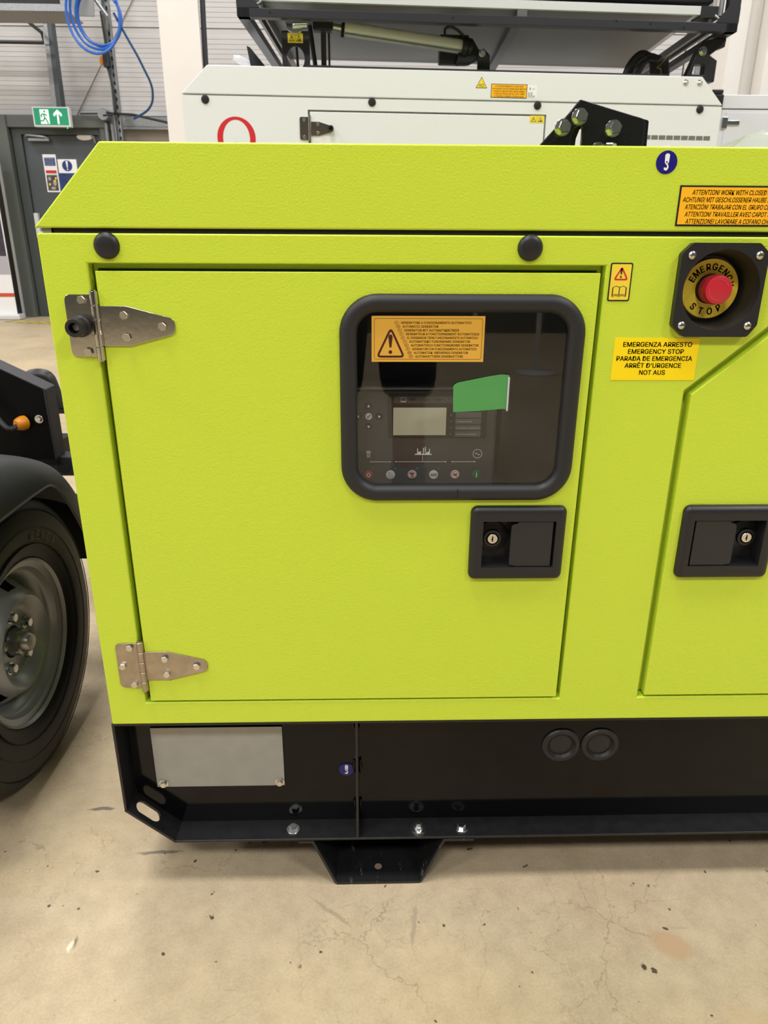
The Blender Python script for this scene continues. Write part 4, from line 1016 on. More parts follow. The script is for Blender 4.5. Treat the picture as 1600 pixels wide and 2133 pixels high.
#@@PART3
# ------------------------------------------------------------------ wheel builder (outer face to +X, hub at origin)
R_T = 0.276
def build_wheel(parent, cx, cy, cz):
    def T(mb): return mb.xf(Matrix.Translation((cx, cy, cz)))
    ty = MB()
    prof = [(0.1540, -0.004), (0.160, 0.004), (0.176, 0.010), (0.205, 0.0135), (0.238, 0.012), (0.258, 0.002), (0.268, -0.008), (0.2735, -0.020), (0.2750, -0.040), (0.271, -0.042), (0.271, -0.047), (0.2755, -0.049), (0.2750, -0.075),
            (0.270, -0.077), (0.270, -0.082), (0.2735, -0.084), (0.270, -0.104), (0.262, -0.124), (0.24, -0.158), (0.18, -0.158), (0.154, -0.150)]
    ty.lathe(prof, n=96, axis='x')
    for rr_ in (0.182, 0.212, 0.246): ty.lathe([(rr_ - 0.001, 0.010), (rr_, 0.0142 if rr_ < 0.24 else 0.0115), (rr_ + 0.001, 0.009)], n=96, axis='x')
    wt = obj('wheel', T(ty), TYRE, parent, label='black tyre on a silver steel wheel')
    rim = MB()
    rp = [(0.150, -0.004), (0.1545, 0.002), (0.1560, -0.001), (0.151, -0.007), (0.139, -0.010), (0.136, -0.022), (0.132, -0.027), (0.126, -0.029), (0.122, -0.048), (0.119, -0.052),
          (0.116, -0.046), (0.108, -0.034), (0.100, -0.022), (0.092, -0.008), (0.086, -0.003), (0.080, -0.006), (0.070, -0.022), (0.064, -0.029), (0.056, -0.030), (0.030, -0.030), (0.029, -0.050)]
    def skip(j, i): return j in (10, 11) and (i % 9) in (0, 1, 2, 3)
    rim.lathe(rp, n=90, axis='x', skip=skip)
    rim.lathe([(0.139, -0.010), (0.132, -0.09), (0.145, -0.145), (0.154, -0.150)], n=64, axis='x')
    obj('rim', T(rim), RIM, wt, angle=60)
    obj('drum', T(MB().lathe([(0.0, -0.062), (0.125, -0.062), (0.13, -0.11), (0.0, -0.11)], n=48, axis='x')), VOID, wt)
    hub = MB().lathe([(0.0255, -0.050), (0.0255, -0.016), (0.024, -0.010), (0.0195, -0.007), (0.0170, 0.003), (0.0140, 0.006), (0.0001, 0.0065)], n=36, axis='x')
    obj('hub_cap', T(hub), mat('hub_steel', (150, 150, 144), 0.3, 0.9), wt)
    for k in range(5):
        a = 1.55 + k * 2 * PI / 5
        b_ = hexbolt(0.0088, 0.012, 0.0)
        b_.xf(Matrix.Translation((-0.028, 0.049 * math.cos(a), 0.049 * math.sin(a))) @ Matrix.Rotation(PI / 2, 4, 'Z'))
        b_.lathe([(0.0088, 0.0), (0.0115, 0.0), (0.0115, 0.004), (0.0088, 0.004)], (-0.030, 0.049 * math.cos(a), 0.049 * math.sin(a)), n=16, axis='x')
        obj('wheel_bolt', T(b_), ZINC, wt, angle=20)
    # raised maker's lettering on the sidewall
    lt = MB()
    for i, ch in enumerate('KENDA'):
        vs, fs, w, chh = glyphs(ch, 0.0); a = 1.30 - i * 0.105; sc_ = 0.017 / chh
        lt.add([(0.0150, (p[1] * sc_ + 0.189) * math.cos(a) + (p[0] - w / 2) * sc_ * math.sin(a), (p[1] * sc_ + 0.189) * math.sin(a) - (p[0] - w / 2) * sc_ * math.cos(a)) for p in vs], fs)
    obj('sidewall_lettering', T(lt), mat('raised_rubber', (34, 33, 33), 0.45), wt)
    return wt

# ------------------------------------------------------------------ black trailer on the left
TX, TY_, TR = -0.623, 0.299, math.radians(-1.44)
tr_ = thing('trailer', 'black trailer with plastic mudguard and silver wheel at the left edge', 'trailer', (TX, TY_, 0), TR)
T0 = (Matrix.Translation((TX, TY_, 0)) @ Matrix.Rotation(TR, 4, 'Z')).inverted()
def tb_(mb): return mb.xf(T0)
build_wheel(tr_, 0.0, 0.0, R_T)
# mudguard in the trailer's own frame: lofted from the outer lip over the crown
A = [(-0.300, 0.29), (-0.275, 0.36), (-0.235, 0.44), (-0.19, 0.51), (-0.16, 0.526), (-0.12, 0.530), (-0.05, 0.530), (0.0, 0.531), (0.055, 0.532), (0.140, 0.531), (0.168, 0.523), (0.186, 0.509), (0.207, 0.487), (0.233, 0.449), (0.257, 0.410), (0.282, 0.36), (0.300, 0.290)]
B = [(-0.385, 0.29), (-0.371, 0.378), (-0.33, 0.47), (-0.27, 0.54), (-0.20, 0.572), (-0.14, 0.594), (-0.07, 0.610), (0.0, 0.614), (0.05, 0.611), (0.093, 0.604), (0.142, 0.591), (0.194, 0.572), (0.248, 0.547), (0.300, 0.503), (0.340, 0.447), (0.371, 0.378), (0.385, 0.290)]
Cc = [(p[0] * 1.02, p[1] + 0.004) for p in B]
def frow(P, x): return [(x, p[0], p[1]) for p in P]
def mix(P, Q, t): return [(a[0] * (1 - t) + b[0] * t, a[1] * (1 - t) + b[1] * t) for a, b in zip(P, Q)]
rows = [frow(A, 0.010), frow(mix(A, B, 0.06), 0.012), frow(mix(A, B, 0.5), 0.004), frow(mix(A, B, 0.85), -0.015), frow(B, -0.04), frow(Cc, -0.10), frow(Cc, -0.19), frow(B, -0.22)]
mg = MB(); mg.grid(rows)
og = obj('mudguard', mg, mat('mudguard_plastic', (44, 45, 47), 0.5, bump=(800, 0.1, 0.0006)), tr_, angle=80)
sd = og.modifiers.new('thick', 'SOLIDIFY'); sd.thickness = 0.003; sd.offset = 0
ss = og.modifiers.new('smooth', 'SUBSURF'); ss.levels = 1; ss.render_levels = 2
obj('mudguard_lip', MB().tube(smoothpath([(0.011, p[0], p[1]) for p in A], 3), 0.0026, 8), mat('lip_grey', (62, 63, 65), 0.4), tr_)
obj('mud_flap', MB().box(-0.21, -0.020, 0.352, 0.360, 0.284, 0.44), VOID, tr_)
obj('inner_guard', MB().prism([(p[0], p[1]) for p in B], -0.205, -0.198, 'yz'), VOID, tr_)
# chassis
obj('chassis_rail', MB().box(-0.32, -0.26, -1.1, 0.9, 0.36, 0.44), BLACKF, tr_, bev=0.004)
obj('axle', MB().tube([(-0.15, 0, 0.288), (-1.3, 0, 0.288)], 0.03, 16), BLACKF, tr_)
# bulkhead box with sloping top
BXY = 0.80
bxp = [(-1.10, 0.478), (-0.7445, 0.478), (-0.7475, 0.646), (-0.836, 0.692), (-1.10, 0.80)]
obj('bulkhead', tb_(MB().prism(bxp, BXY, BXY + 0.004)), mat('bulkhead_black', (4, 4, 5), 0.5, spec=0.15), tr_)
obj('bulkhead_flange', tb_(MB().prism([(-0.7445, 0.478), (-0.7475, 0.646), (-1.10, 0.8265), (-1.10, 0.8305), (-0.7445, 0.6495), (-0.7405, 0.647), (-0.7405, 0.478)], BXY, BXY + 0.055)), DARKFR, tr_, bev=0.002)
obj('cross_tube', tb_(MB().box(-1.10, -0.50, 0.82, 0.87, 0.430, 0.479)), DARKFR, tr_, bev=0.003)
obj('tube_hole', tb_(MB().lathe([(0.0001, -0.0015), (0.014, -0.0015), (0.0165, -0.0008), (0.0165, 0.0)], (-0.735, 0.82, 0.4545), n=24)), VOID, tr_)
obj('orange_connector', tb_(MB().lathe([(0.0001, -0.024), (0.009, -0.024), (0.0135, -0.020), (0.017, -0.008), (0.017, 0.0)], (0, 0, 0), n=24).xf(Matrix.Translation((-0.800, BXY - 0.002, 0.569)) @ Matrix.Rotation(-0.45, 4, 'Z'))), ORANGE, tr_)
obj('connector_lead', tb_(MB().tube(smoothpath([(-0.810, BXY - 0.022, 0.565), (-0.823, BXY - 0.035, 0.563), (-0.845, BXY - 0.03, 0.585), (-0.862, BXY - 0.02, 0.62), (-0.868, BXY - 0.005, 0.66)], 5), 0.006, 8)), RUB, tr_)
put('bolt', hexbolt(0.007, 0.007, 0.010).mesh('bolt', ZINC, 20), tr_, T0 @ Vector((-0.766, BXY, 0.577)), rot=(0, 0, -TR))
# jockey knob beyond the bulkhead
obj('jockey_handle', tb_(MB().tube(smoothpath([(-0.985, 1.25, 0.589), (-0.965, 1.25, 0.600), (-0.93, 1.25, 0.596), (-0.918, 1.25, 0.560), (-0.905, 1.25, 0.505)], 4), 0.020, 12).box(-0.925, -0.68, 1.23, 1.27, 0.492, 0.505)), PLAST, tr_)
obj('jockey_post', tb_(MB().tube([(-0.70, 1.25, 0.49), (-0.70, 1.25, 0.02)], 0.02, 12).lathe([(0.0001, 0.0), (0.07, 0.0), (0.07, 0.01), (0.0001, 0.02)], (-0.70, 1.25, 0), 'z', 24)), BLACKF, tr_)
obj('jockey_arm', tb_(MB().box(-0.72, -0.68, 0.86, 1.25, 0.42, 0.46)), BLACKF, tr_)

# ------------------------------------------------------------------ white generator with folded solar array
wg = thing('solar_generator', 'white hybrid generator on a trailer carrying a folded black framed solar array', 'generator', (0, 2.03, 0), math.radians(3.5))
WX0, WX1, WZ = -0.636, 1.331, 1.450
bd = MB().plate([(WX0, 0.62), (WX1, 0.62), (WX1, WZ - 0.003), (WX0, WZ - 0.003)], [[(-0.200, 0.75), (0.668, 0.75), (0.668, 1.4095), (-0.200, 1.4095)]], 0, 0.02)
bd.box(WX0, WX0 + 0.003, 0.01, 1.3, 0.62, WZ - 0.003).box(WX1 - 0.003, WX1, 0.01, 1.3, 0.62, WZ - 0.003).box(WX0, WX1, 1.297, 1.3, 0.62, WZ - 0.003).box(WX0, WX1, 0.02, 1.3, 0.62, 0.63).box(-0.21, 0.68, 0.022, 0.024, 0.74, 1.42)
obj('body_panel', bd, WHITE, wg)
obj('canopy_lid', MB().prism([(WX0 - 0.002, WZ + 0.0015), (-0.542, 1.540), (1.2405, 1.5425), (WX1 + 0.002, WZ + 0.0015)], 0, 1.3), WHITE, wg, bev=0.003)
obj('lid_seal', MB().box(WX0 + 0.01, WX1 - 0.01, 0.004, 1.29, WZ - 0.004, WZ + 0.002), GALV, wg)
obj('side_door', MB().box(-0.193, 0.662, -0.002, 0.016, 0.757, 1.4035), WHITE, wg, bev=0.003)
for x, z in ((-0.556, 1.4345), (0.029, 1.437), (0.632, 1.438), (1.247, 1.437)):
    obj('fixing_cap', MB().lathe([(0.0001, -0.008), (0.009, -0.0075), (0.0135, -0.003), (0.0140, 0)], (x, 0, z), n=28), PLAST, wg)
# red ring mark: a ring whose hole sits low, with a small figure
ro = circ(-0.4555, 1.3155, 0.0675, 48)
ri = circ(-0.4555, 1.3135, 0.0475, 40, 0.0600)
obj('red_ring_mark', MB().plate(ro, [ri], -0.0007, 0.0), REDL, wg, label='red ring emblem')
obj('ring_figure', MB().prism([(-0.478, 1.290), (-0.4605, 1.303), (-0.4560, 1.299), (-0.4515, 1.303), (-0.434, 1.290), (-0.44, 1.270), (-0.472, 1.270)], -0.0007, 0.0), mat('dark_red_print', (120, 30, 34), 0.5), wg)
def whinge(zc):
    hg = obj('hinge', MB().prism(roundpoly([(-0.230, zc + 0.037), (-0.230, zc - 0.036), (-0.197, zc - 0.036), (-0.197, zc + 0.037)], [0.007, 0.007, 0, 0], 4), -0.0035, 0), STEEL, wg)
    obj('strap', MB().prism(roundpoly([(-0.192, zc + 0.022), (-0.192, zc - 0.022), (-0.161, zc - 0.022), (-0.114, zc - 0.009), (-0.114, zc + 0.009), (-0.161, zc + 0.022)], [0, 0, 0.004, 0.009, 0.009, 0.004], 5), -0.0055, -0.002), STEEL, hg)
    obj('knuckle', MB().lathe([(0.0001, zc - 0.04), (0.0048, zc - 0.04), (0.0048, zc + 0.042), (0.0001, zc + 0.042)], (-0.1945, -0.006, 0), 'z', 16), STEEL, hg)
    for x, dz in ((-0.214, 0.027), (-0.214, -0.027), (-0.166, 0.014), (-0.166, -0.014)): put('bolt', BOLT_S, hg, (x, -0.0045, zc + dz), scale=(0.85, 0.9, 0.85))
    obj('bump_stop', MB().lathe([(0.0105, 0), (0.0105, -0.015), (0.006, -0.015), (0.0055, -0.006), (0.0001, -0.006)], (-0.120, -0.0055, zc), n=24), RUB, hg)
whinge(1.349)
whinge(0.83)
def wst(name, loop, m_, lab_=None): return obj(name, MB().prism(loop, -0.0007, 0), m_, wg, label=lab_)
t1 = wst('moving_parts_label', [(0.401, 1.489), (0.443, 1.489), (0.4215, 1.524)], INK, 'small yellow triangle label')
obj('yellow_field', MB().prism(inset([(0.401, 1.489), (0.443, 1.489), (0.4215, 1.524)], 0.0016), -0.001, -0.0007), YEL2, t1)
obj('gear_symbol', MB().plate(circ(0.4265, 1.4975, 0.0052, 14), [circ(0.4265, 1.4975, 0.0038, 14)], -0.0012, -0.001).plate(circ(0.4162, 1.4975, 0.0036, 12), [circ(0.4162, 1.4975, 0.0018, 12)], -0.0012, -0.001), INK, t1)
def wattention():
    q = obj('attention_label', MB().box(0.4575, 0.5895, -0.0007, 0, 1.4595, 1.5035), INK, wg, label='amber attention label on the white lid')
    attention(q, 0.4575, 0.5895, 1.4595, 1.5035, -0.0008, False)
wattention()
q = obj('noise_label', MB().box(0.592, 0.626, -0.0007, 0, 1.4595, 1.502), WLAB, wg, label='white noise level label')
GP = mat('grey_print_ink', (90, 92, 96), 0.5)
obj('lettering', MB().text('88', 0.5935, 0.6105, 1.4625, 0.0165, -0.001).text('dB', 0.6112, 0.6195, 1.4625, 0.007, -0.001).text('LWA', 0.6085, 0.618, 1.488, 0.004, -0.001).prism(circ(0.5985, 1.490, 0.004, 10, 0.005, -1.4, 1.4), -0.001, -0.0008), GP, q)
def twin(x0, x1, z0, z1, y, par, nm_='hand_hazard_label'):
    q = obj(nm_, MB().box(x0, x1, y - 0.0007, y, z0, z1), YEL2, par)
    w_ = (x1 - x0); h_ = (z1 - z0); s2 = MB()
    for k in (0, 1):
        cx = x0 + w_ * (0.26 + 0.48 * k); tri = [(cx - w_ * 0.18, z0 + h_ * 0.16), (cx + w_ * 0.18, z0 + h_ * 0.16), (cx, z0 + h_ * 0.84)]
        s2.plate(tri, [inset(tri, h_ * 0.06)], y - 0.0009, y - 0.0007)
        if k == 0: exclaim(s2, cx, z0 + h_ * 0.23, h_ * 0.36, h_ * 0.08, y - 0.0007)
        else: s2.prism([(cx - w_ * .07, z0 + h_ * .24), (cx + w_ * .08, z0 + h_ * .24), (cx + w_ * .06, z0 + h_ * .44), (cx - w_ * .01, z0 + h_ * .36)], y - 0.0009, y - 0.0007)
    s2.box(x0 + w_ * 0.495, x0 + w_ * 0.505, y - 0.0009, y - 0.0007, z0 + h_ * 0.1, z0 + h_ * 0.9)
    if par is wg: obj('symbols', s2, INK, q)
    else: obj('label_symbols', s2, INK, par)
twin(0.606, 0.6595, 1.381, 1.405, -0.002, wg)
for x in (1.180, 1.233):
    obj('dome_screw', MB().lathe([(0.0001, -0.008), (0.006, -0.006), (0.009, -0.002), (0.011, 0)], (x, 0, 1.522), n=20), ZINC, wg)
gv = MB()
for j in range(7):
    for i in range(9):
        gv.box(1.045 + 0.029 * i, 1.070 + 0.029 * i, -0.001, 0.0, 1.335 - 0.045 * j, 1.347 + 0.014 - 0.012 - 0.045 * j + 0.0)
obj('vent_slots', gv, mat('vent_grey', (112, 112, 106), 0.6), wg)['kind'] = 'stuff'
# undercarriage
obj('chassis', MB().box(-0.75, 1.45, 0.1, 0.18, 0.45, 0.62).box(-0.75, 1.45, 1.1, 1.18, 0.45, 0.62), BLACKF, wg)
for sx_, yy_ in ((1, -0.02), (1, 1.5)):
    pass
def wheelY(px, py):
    """wheel whose outer face looks to -Y"""
    hold = MB()
    prof = [(0.17, 0.0), (0.20, -0.012), (0.25, -0.014), (0.285, 0.0), (0.297, 0.02), (0.297, 0.13), (0.28, 0.15), (0.17, 0.15)]
    w_ = obj('wheel', MB().lathe(prof, (px, py, R_T), 'y', 56), TYRE, wg)
    obj('rim', MB().lathe([(0.176, -0.002), (0.16, 0.01), (0.15, 0.04), (0.10, 0.03), (0.08, 0.055), (0.0001, 0.055)], (px, py, R_T), 'y', 48), RIM, w_)
wheelY(0.35, 0.0); wheelY(0.35, 1.15)
obj('axle', MB().tube([(0.35, 0.06, R_T), (0.35, 1.2, R_T)], 0.03, 12).box(0.3, 0.4, 0.12, 1.16, R_T, 0.47), BLACKF, wg)
obj('stand', MB().tube([(-0.7, 0.14, 0.5), (-0.7, 0.14, 0.0)], 0.03, 12).tube([(1.4, 0.14, 0.5), (1.4, 0.14, 0.0)], 0.03, 12), BLACKF, wg)

# solar array carried on the lid (part of the white generator)
SK = 0.10
def shr(mb):
    mb.v = [(x + SK * y, y, z) for x, y, z in mb.v]; return mb
arr = obj('array_frame', shr(MB().box(-0.430, 1.345, 0.0, 0.035, 1.684, 1.711).box(-0.430, -0.386, 0.0, 0.035, 1.684, 2.25).box(1.301, 1.345, 0.0, 0.035, 1.684, 2.25).box(-0.430, -0.395, 0.0, 0.95, 1.684, 1.711).box(1.310, 1.345, 0.0, 0.95, 1.684, 1.711).box(-0.43, 1.345, 0.92, 0.95, 1.684, 1.711)), DARKFR, wg, bev=0.002, label='dark steel frame of the solar array')
rl = shr(MB().box(-0.372, -0.362, 0.02, 0.93, 1.695, 1.722).box(-0.350, -0.344, 0.02, 0.93, 1.70, 1.730).box(1.24, 1.252, 0.02, 0.93, 1.70, 1.725).box(1.275, 1.285, 0.02, 0.93, 1.70, 1.72))
obj('slide_rail', rl, mat('rail_dark_metal', (90, 88, 84), 0.35, 0.7), arr)
obj('corner_gusset', MB().prism([(-0.430, 1.711), (-0.352, 1.711), (-0.386, 1.760), (-0.430, 1.760)], -0.001, 0.002).prism([(1.345, 1.711), (1.26, 1.711), (1.301, 1.760), (1.345, 1.760)], -0.001, 0.002), DARKFR, arr)
pn = obj('solar_panel', shr(MB().box(-0.382, 1.207, 0.02, 0.86, 1.7375, 1.7640)), ALU, wg, bev=0.001, label='folded panel with a bright aluminium edge and grey underside')
obj('backsheet', shr(MB().box(-0.36, 1.185, 0.035, 0.845, 1.7365, 1.7374)), UNDER, pn)
obj('panel_lettering', MB().text('TRINA', -0.240, -0.205, 1.7625, 0.004, 0.0195, bold=0.03) if False else MB().box(-0.245, -0.200, 0.0192, 0.0198, 1.7600, 1.7635), GP, pn)
obj('upper_panel', shr(MB().box(-0.382, 1.26, 0.05, 0.86, 1.785, 1.815).box(-0.382, 1.26, 0.05, 0.86, 1.84, 1.87).box(-0.382, 1.26, 0.05, 0.86, 1.90, 1.93)), VOID, wg, label='further dark panels folded above the bright edge')
obj('pivot_block', MB().box(1.210, 1.285, 0.02, 0.09, 1.730, 1.765), PLAST, wg)
for x in (-0.40 + 0.035, 1.283):
    obj('slide_pin', MB().tube([(x, 0.02, 1.735), (x, 0.02, 1.86)], 0.009, 8).tube([(x - 0.02, 0.02, 1.737), (x, 0.015, 1.722), (x + 0.018, 0.02, 1.735)], 0.005, 8), GALV, wg)
hs2 = MB()
for x, z in ((-0.318, 1.698), (0.31, 1.699), (1.02, 1.7), (1.145, 1.692), (0.895, 1.706)): hs2.lathe([(0.0001, -0.0008), (0.004, -0.0008)], (x, 0, z), n=10)
obj('frame_holes', hs2, VOID, arr)['kind'] = 'stuff'
obj('cross_bar', shr(MB().box(0.54, 0.575, 0.02, 0.86, 1.715, 1.737)), mat('bar_grey', (96, 96, 96), 0.5), arr)
obj('rear_sill', MB().box(-0.2, 1.14, 0.06, 0.085, 1.540, 1.5585), DARKFR, wg)
# left bracket plate with oval hole
bpz = obj('bracket_plate', MB().plate([(-0.287, 1.541), (-0.187, 1.541), (-0.187, 1.676), (-0.287, 1.676)], [circ(-0.2385, 1.590, 0.0315, 28, 0.0380)], 0.12, 0.128), DARKFR, wg, bev=0.002, label='dark upright bracket with an oval hole')
twin(-0.265, -0.211, 1.638, 1.668, 0.12, bpz)
obj('clevis', MB().prism([(-0.27, 1.70), (-0.265, 1.672), (-0.245, 1.662), (-0.228, 1.662), (-0.212, 1.672), (-0.207, 1.70)], 0.10, 0.118).tube([(-0.246, 0.10, 1.686), (-0.195, 0.10, 1.689)], 0.011, 12), ZINC, wg, bev=0.002)
obj('cable_drop', MB().tube([(-0.24, 0.30, 1.73), (-0.236, 0.30, 1.62), (-0.232, 0.30, 1.55)], 0.005, 8), RUB, wg)
obj('strut', MB().tube([(-0.186, 0.30, 1.735), (-0.160, 0.30, 1.545)], 0.009, 10), DARKFR, wg)
obj('strut', MB().box(-0.145, -0.125, 0.29, 0.31, 1.545, 1.735).box(-0.118, -0.110, 0.29, 0.31, 1.545, 1.735), mat('strut_dark', (62, 60, 60), 0.4), wg)
# actuator
ay = 0.20
ac = obj('actuator', MB().tube([(-0.062, ay, 1.705), (0.385, ay, 1.658)], 0.024, 20), mat('satin_aluminium', (214, 213, 208), 0.4, 0.15), wg, label='bright aluminium linear actuator')
gvm = MB()
for dz in (-0.014, -0.019): gvm.tube([(-0.062, ay - 0.018, 1.705 + dz), (0.385, ay - 0.018, 1.658 + dz)], 0.0022, 6)
obj('body_groove', gvm, GALV, ac)
obj('front_cap', MB().tube([(-0.070, ay, 1.7058), (-0.058, ay, 1.7046)], 0.027, 20), VOID, ac)
obj('rod_eye', MB().tube([(-0.07, ay, 1.706), (-0.10, ay, 1.710)], 0.012, 12).lathe([(0.016, -0.012), (0.016, 0.012), (0.0001, 0.012)], (-0.115, ay, 1.712), n=16), ZINC, ac)
obj('mount_block', MB().box(-0.175, -0.10, ay - 0.02, ay + 0.03, 1.695, 1.73), PLAST, ac, bev=0.006)
obj('motor_housing', MB().tube([(0.380, ay, 1.6585), (0.402, ay, 1.656)], 0.036, 20).tube([(0.402, ay, 1.656), (0.420, ay, 1.654)], 0.030, 16).box(0.300, 0.41, ay + 0.01, ay + 0.05, 1.605, 1.700).prism([(0.38, 1.690), (0.42, 1.685), (0.452, 1.640), (0.452, 1.620), (0.41, 1.600), (0.36, 1.598)], ay - 0.012, ay + 0.02), PLAST, ac, bev=0.004)
put('bolt', hexbolt(0.010, 0.010, 0.013).mesh('bolt', ZINC, 20), ac, (0.455, ay - 0.025, 1.634))
obj('clevis_bracket', MB().prism([(0.440, 1.545), (0.440, 1.645), (0.462, 1.650), (0.485, 1.630), (0.490, 1.545)], ay - 0.022, ay - 0.014).prism([(0.452, 1.545), (0.470, 1.60), (0.490, 1.60), (0.505, 1.545)], ay + 0.02, ay + 0.03), PLAST, ac)
obj('motor_lead', MB().tube(smoothpath([(0.318, ay, 1.68), (0.316, ay, 1.712), (0.335, ay, 1.722), (0.362, ay, 1.712), (0.392, ay, 1.690)], 5), 0.005, 8), RUB, ac)
# right cast bracket
rb = obj('pivot_bracket', MB().plate([(1.209, 1.541), (1.247, 1.640), (1.262, 1.672), (1.300, 1.684), (1.352, 1.684), (1.350, 1.655), (1.325, 1.648), (1.296, 1.628), (1.328, 1.612), (1.328, 1.541)], [[(1.237, 1.565), (1.243, 1.598), (1.283, 1.598), (1.283, 1.565)]], 0.08, 0.12), PLAST, wg, bev=0.004, label='black cast pivot bracket at the right')
put('bolt', hexbolt(0.013, 0.010, 0.016).mesh('bolt', ZINC, 20), rb, (1.266, 0.079, 1.640))
cbm = MB()
for k in range(6):
    o_ = 0.012 * k
    cbm.tube(smoothpath([(1.02 + o_, 0.22 + 0.02 * (k % 3), 1.545), (1.045 + o_, 0.22, 1.62 + 0.008 * (k % 2)), (1.09 + o_, 0.22, 1.66 - o_ * 0.4), (1.14 + o_, 0.24, 1.64), (1.155 + o_, 0.24, 1.55)], 5), 0.010, 8)
obj('cable_bundle', cbm, RUB, wg)['kind'] = 'stuff'
obj('earth_wire', MB().tube(smoothpath([(1.155, 0.16, 1.565), (1.148, 0.16, 1.595), (1.13, 0.16, 1.60), (1.15, 0.16, 1.615), (1.175, 0.16, 1.65)], 4), 0.0015, 6), mat('earth_yellow', (130, 120, 40), 0.5), wg)
# small things on the left of the lid
obj('fin', MB().prism([(-0.425, 1.660), (-0.412, 1.655), (-0.345, 1.580), (-0.345, 1.545), (-0.405, 1.545)], 0.28, 0.29), DARKFR, wg)
obj('white_handle', MB().tube(smoothpath([(-0.478, 0.30, 1.625), (-0.455, 0.30, 1.617), (-0.42, 0.30, 1.600), (-0.40, 0.30, 1.56)], 4), [0.010] * 3 + [0.014] * 9 + [0.012], 10), WHITE2, wg)
obj('air_hose_right', MB().tube(smoothpath([(1.36, 0.3, 1.50), (1.42, 0.5, 1.59), (1.50, 0.9, 1.64), (1.62, 1.4, 1.66)], 4), 0.010, 8), RUB, wg)

# ------------------------------------------------------------------ second white unit at the right
w2 = thing('white_generator', 'plain white generator at the right edge behind the solar one', 'generator', (1.72, 3.0, 0))
def b2(*a): return MB().box(a[0], a[1], a[2], a[3], a[4], a[5])
obj('body_panel', b2(0.0, 1.9, 0.0, 1.1, 0.60, 1.578), WHITE2, w2, bev=0.003)
obj('canopy_lid', b2(-0.005, 1.905, -0.004, 1.104, 1.582, 1.640), WHITE2, w2, bev=0.003)
obj('side_door', b2(0.030, 0.95, -0.004, 0.01, 0.66, 1.565), WHITE2, w2, bev=0.002)
obj('hinge', b2(0.012, 0.040, -0.010, -0.003, 1.495, 1.545).box(0.038, 0.098, -0.011, -0.005, 1.510, 1.530), ZINC, w2, bev=0.002)
obj('lift_eye', b2(-0.060, 0.0, -0.02, 0.04, 1.575, 1.640).box(-0.060, -0.005, -0.02, 0.3, 1.640, 1.660), PLAST, w2, bev=0.006)
obj('base_frame', b2(-0.02, 1.92, 0.05, 1.05, 0.48, 0.60), BLACKF, w2)
obj('support_leg', MB().tube([(0.1, 0.15, 0.5), (0.1, 0.15, 0)], 0.04, 12).tube([(1.8, 0.15, 0.5), (1.8, 0.15, 0)], 0.04, 12).tube([(0.1, 0.95, 0.5), (0.1, 0.95, 0)], 0.04, 12).tube([(1.8, 0.95, 0.5), (1.8, 0.95, 0)], 0.04, 12), BLACKF, w2)

# ------------------------------------------------------------------ barrier posts that the window mirrors
GPOST = mat('pale_post_paint', (190, 188, 184), 0.5)
def barrier(x, y, label):
    t = thing('barrier_post', label, 'post', (x, y, 0), 0, 'barrier posts mirrored in the window')
    obj('pole', MB().lathe([(0.02, 0.02), (0.02, 0.9)], (0, 0, 0), 'z', 16), GPOST, t)
    obj('foot_disc', MB().lathe([(0.0001, 0.0), (0.15, 0.0), (0.15, 0.012), (0.03, 0.03), (0.02, 0.03)], (0, 0, 0), 'z', 32), GPOST, t)
    obj('head', MB().lathe([(0.0001, 0.97), (0.03, 0.965), (0.035, 0.88), (0.02, 0.86)], (0, 0, 0), 'z', 20), YEL2, t)
barrier(1.35, -4.8, 'nearer grey barrier post mirrored in the window')
barrier(1.05, -6.1, 'farther grey barrier post mirrored in the window')

# ------------------------------------------------------------------ the person taking the picture, mirrored in the window
def skin_body(name, verts, edges, radii, m, parent, root=0, sub=2):
    me = bpy.data.meshes.new(name); me.from_pydata(verts, edges, [])
    o = bpy.data.objects.new(name, me); COL.objects.link(o); o.parent = parent
    me.materials.append(m)
    md = o.modifiers.new('skin', 'SKIN')
    if not me.skin_vertices:
        bpy.context.view_layer.objects.active = o
        me.attributes.new('dummy', 'FLOAT', 'POINT') if False else None
        bpy.ops.mesh.customdata_skin_add()
    for i, r in enumerate(radii):
        sv_ = me.skin_vertices[0].data[i]; sv_.radius = r if isinstance(r, tuple) else (r, r); sv_.use_root = (i == root)
    md.use_smooth_shade = True
    sb = o.modifiers.new('smooth', 'SUBSURF'); sb.levels = 1; sb.render_levels = sub
    return o
SKIN = mat('skin_tone', (198, 150, 124), 0.55)
RED = mat('red_jacket', (170, 24, 40), 0.8); DENIM = mat('dark_blue_shorts', (34, 42, 66), 0.85, vary=(60, 0.2)); SOCK = mat('grey_ribbed_socks', (190, 192, 198), 0.8)
PX, PY = 0.02, -1.36
pe = thing('person', 'person in a red jacket and dark blue shorts holding a phone, mirrored in window', 'person', (PX, PY, 0))
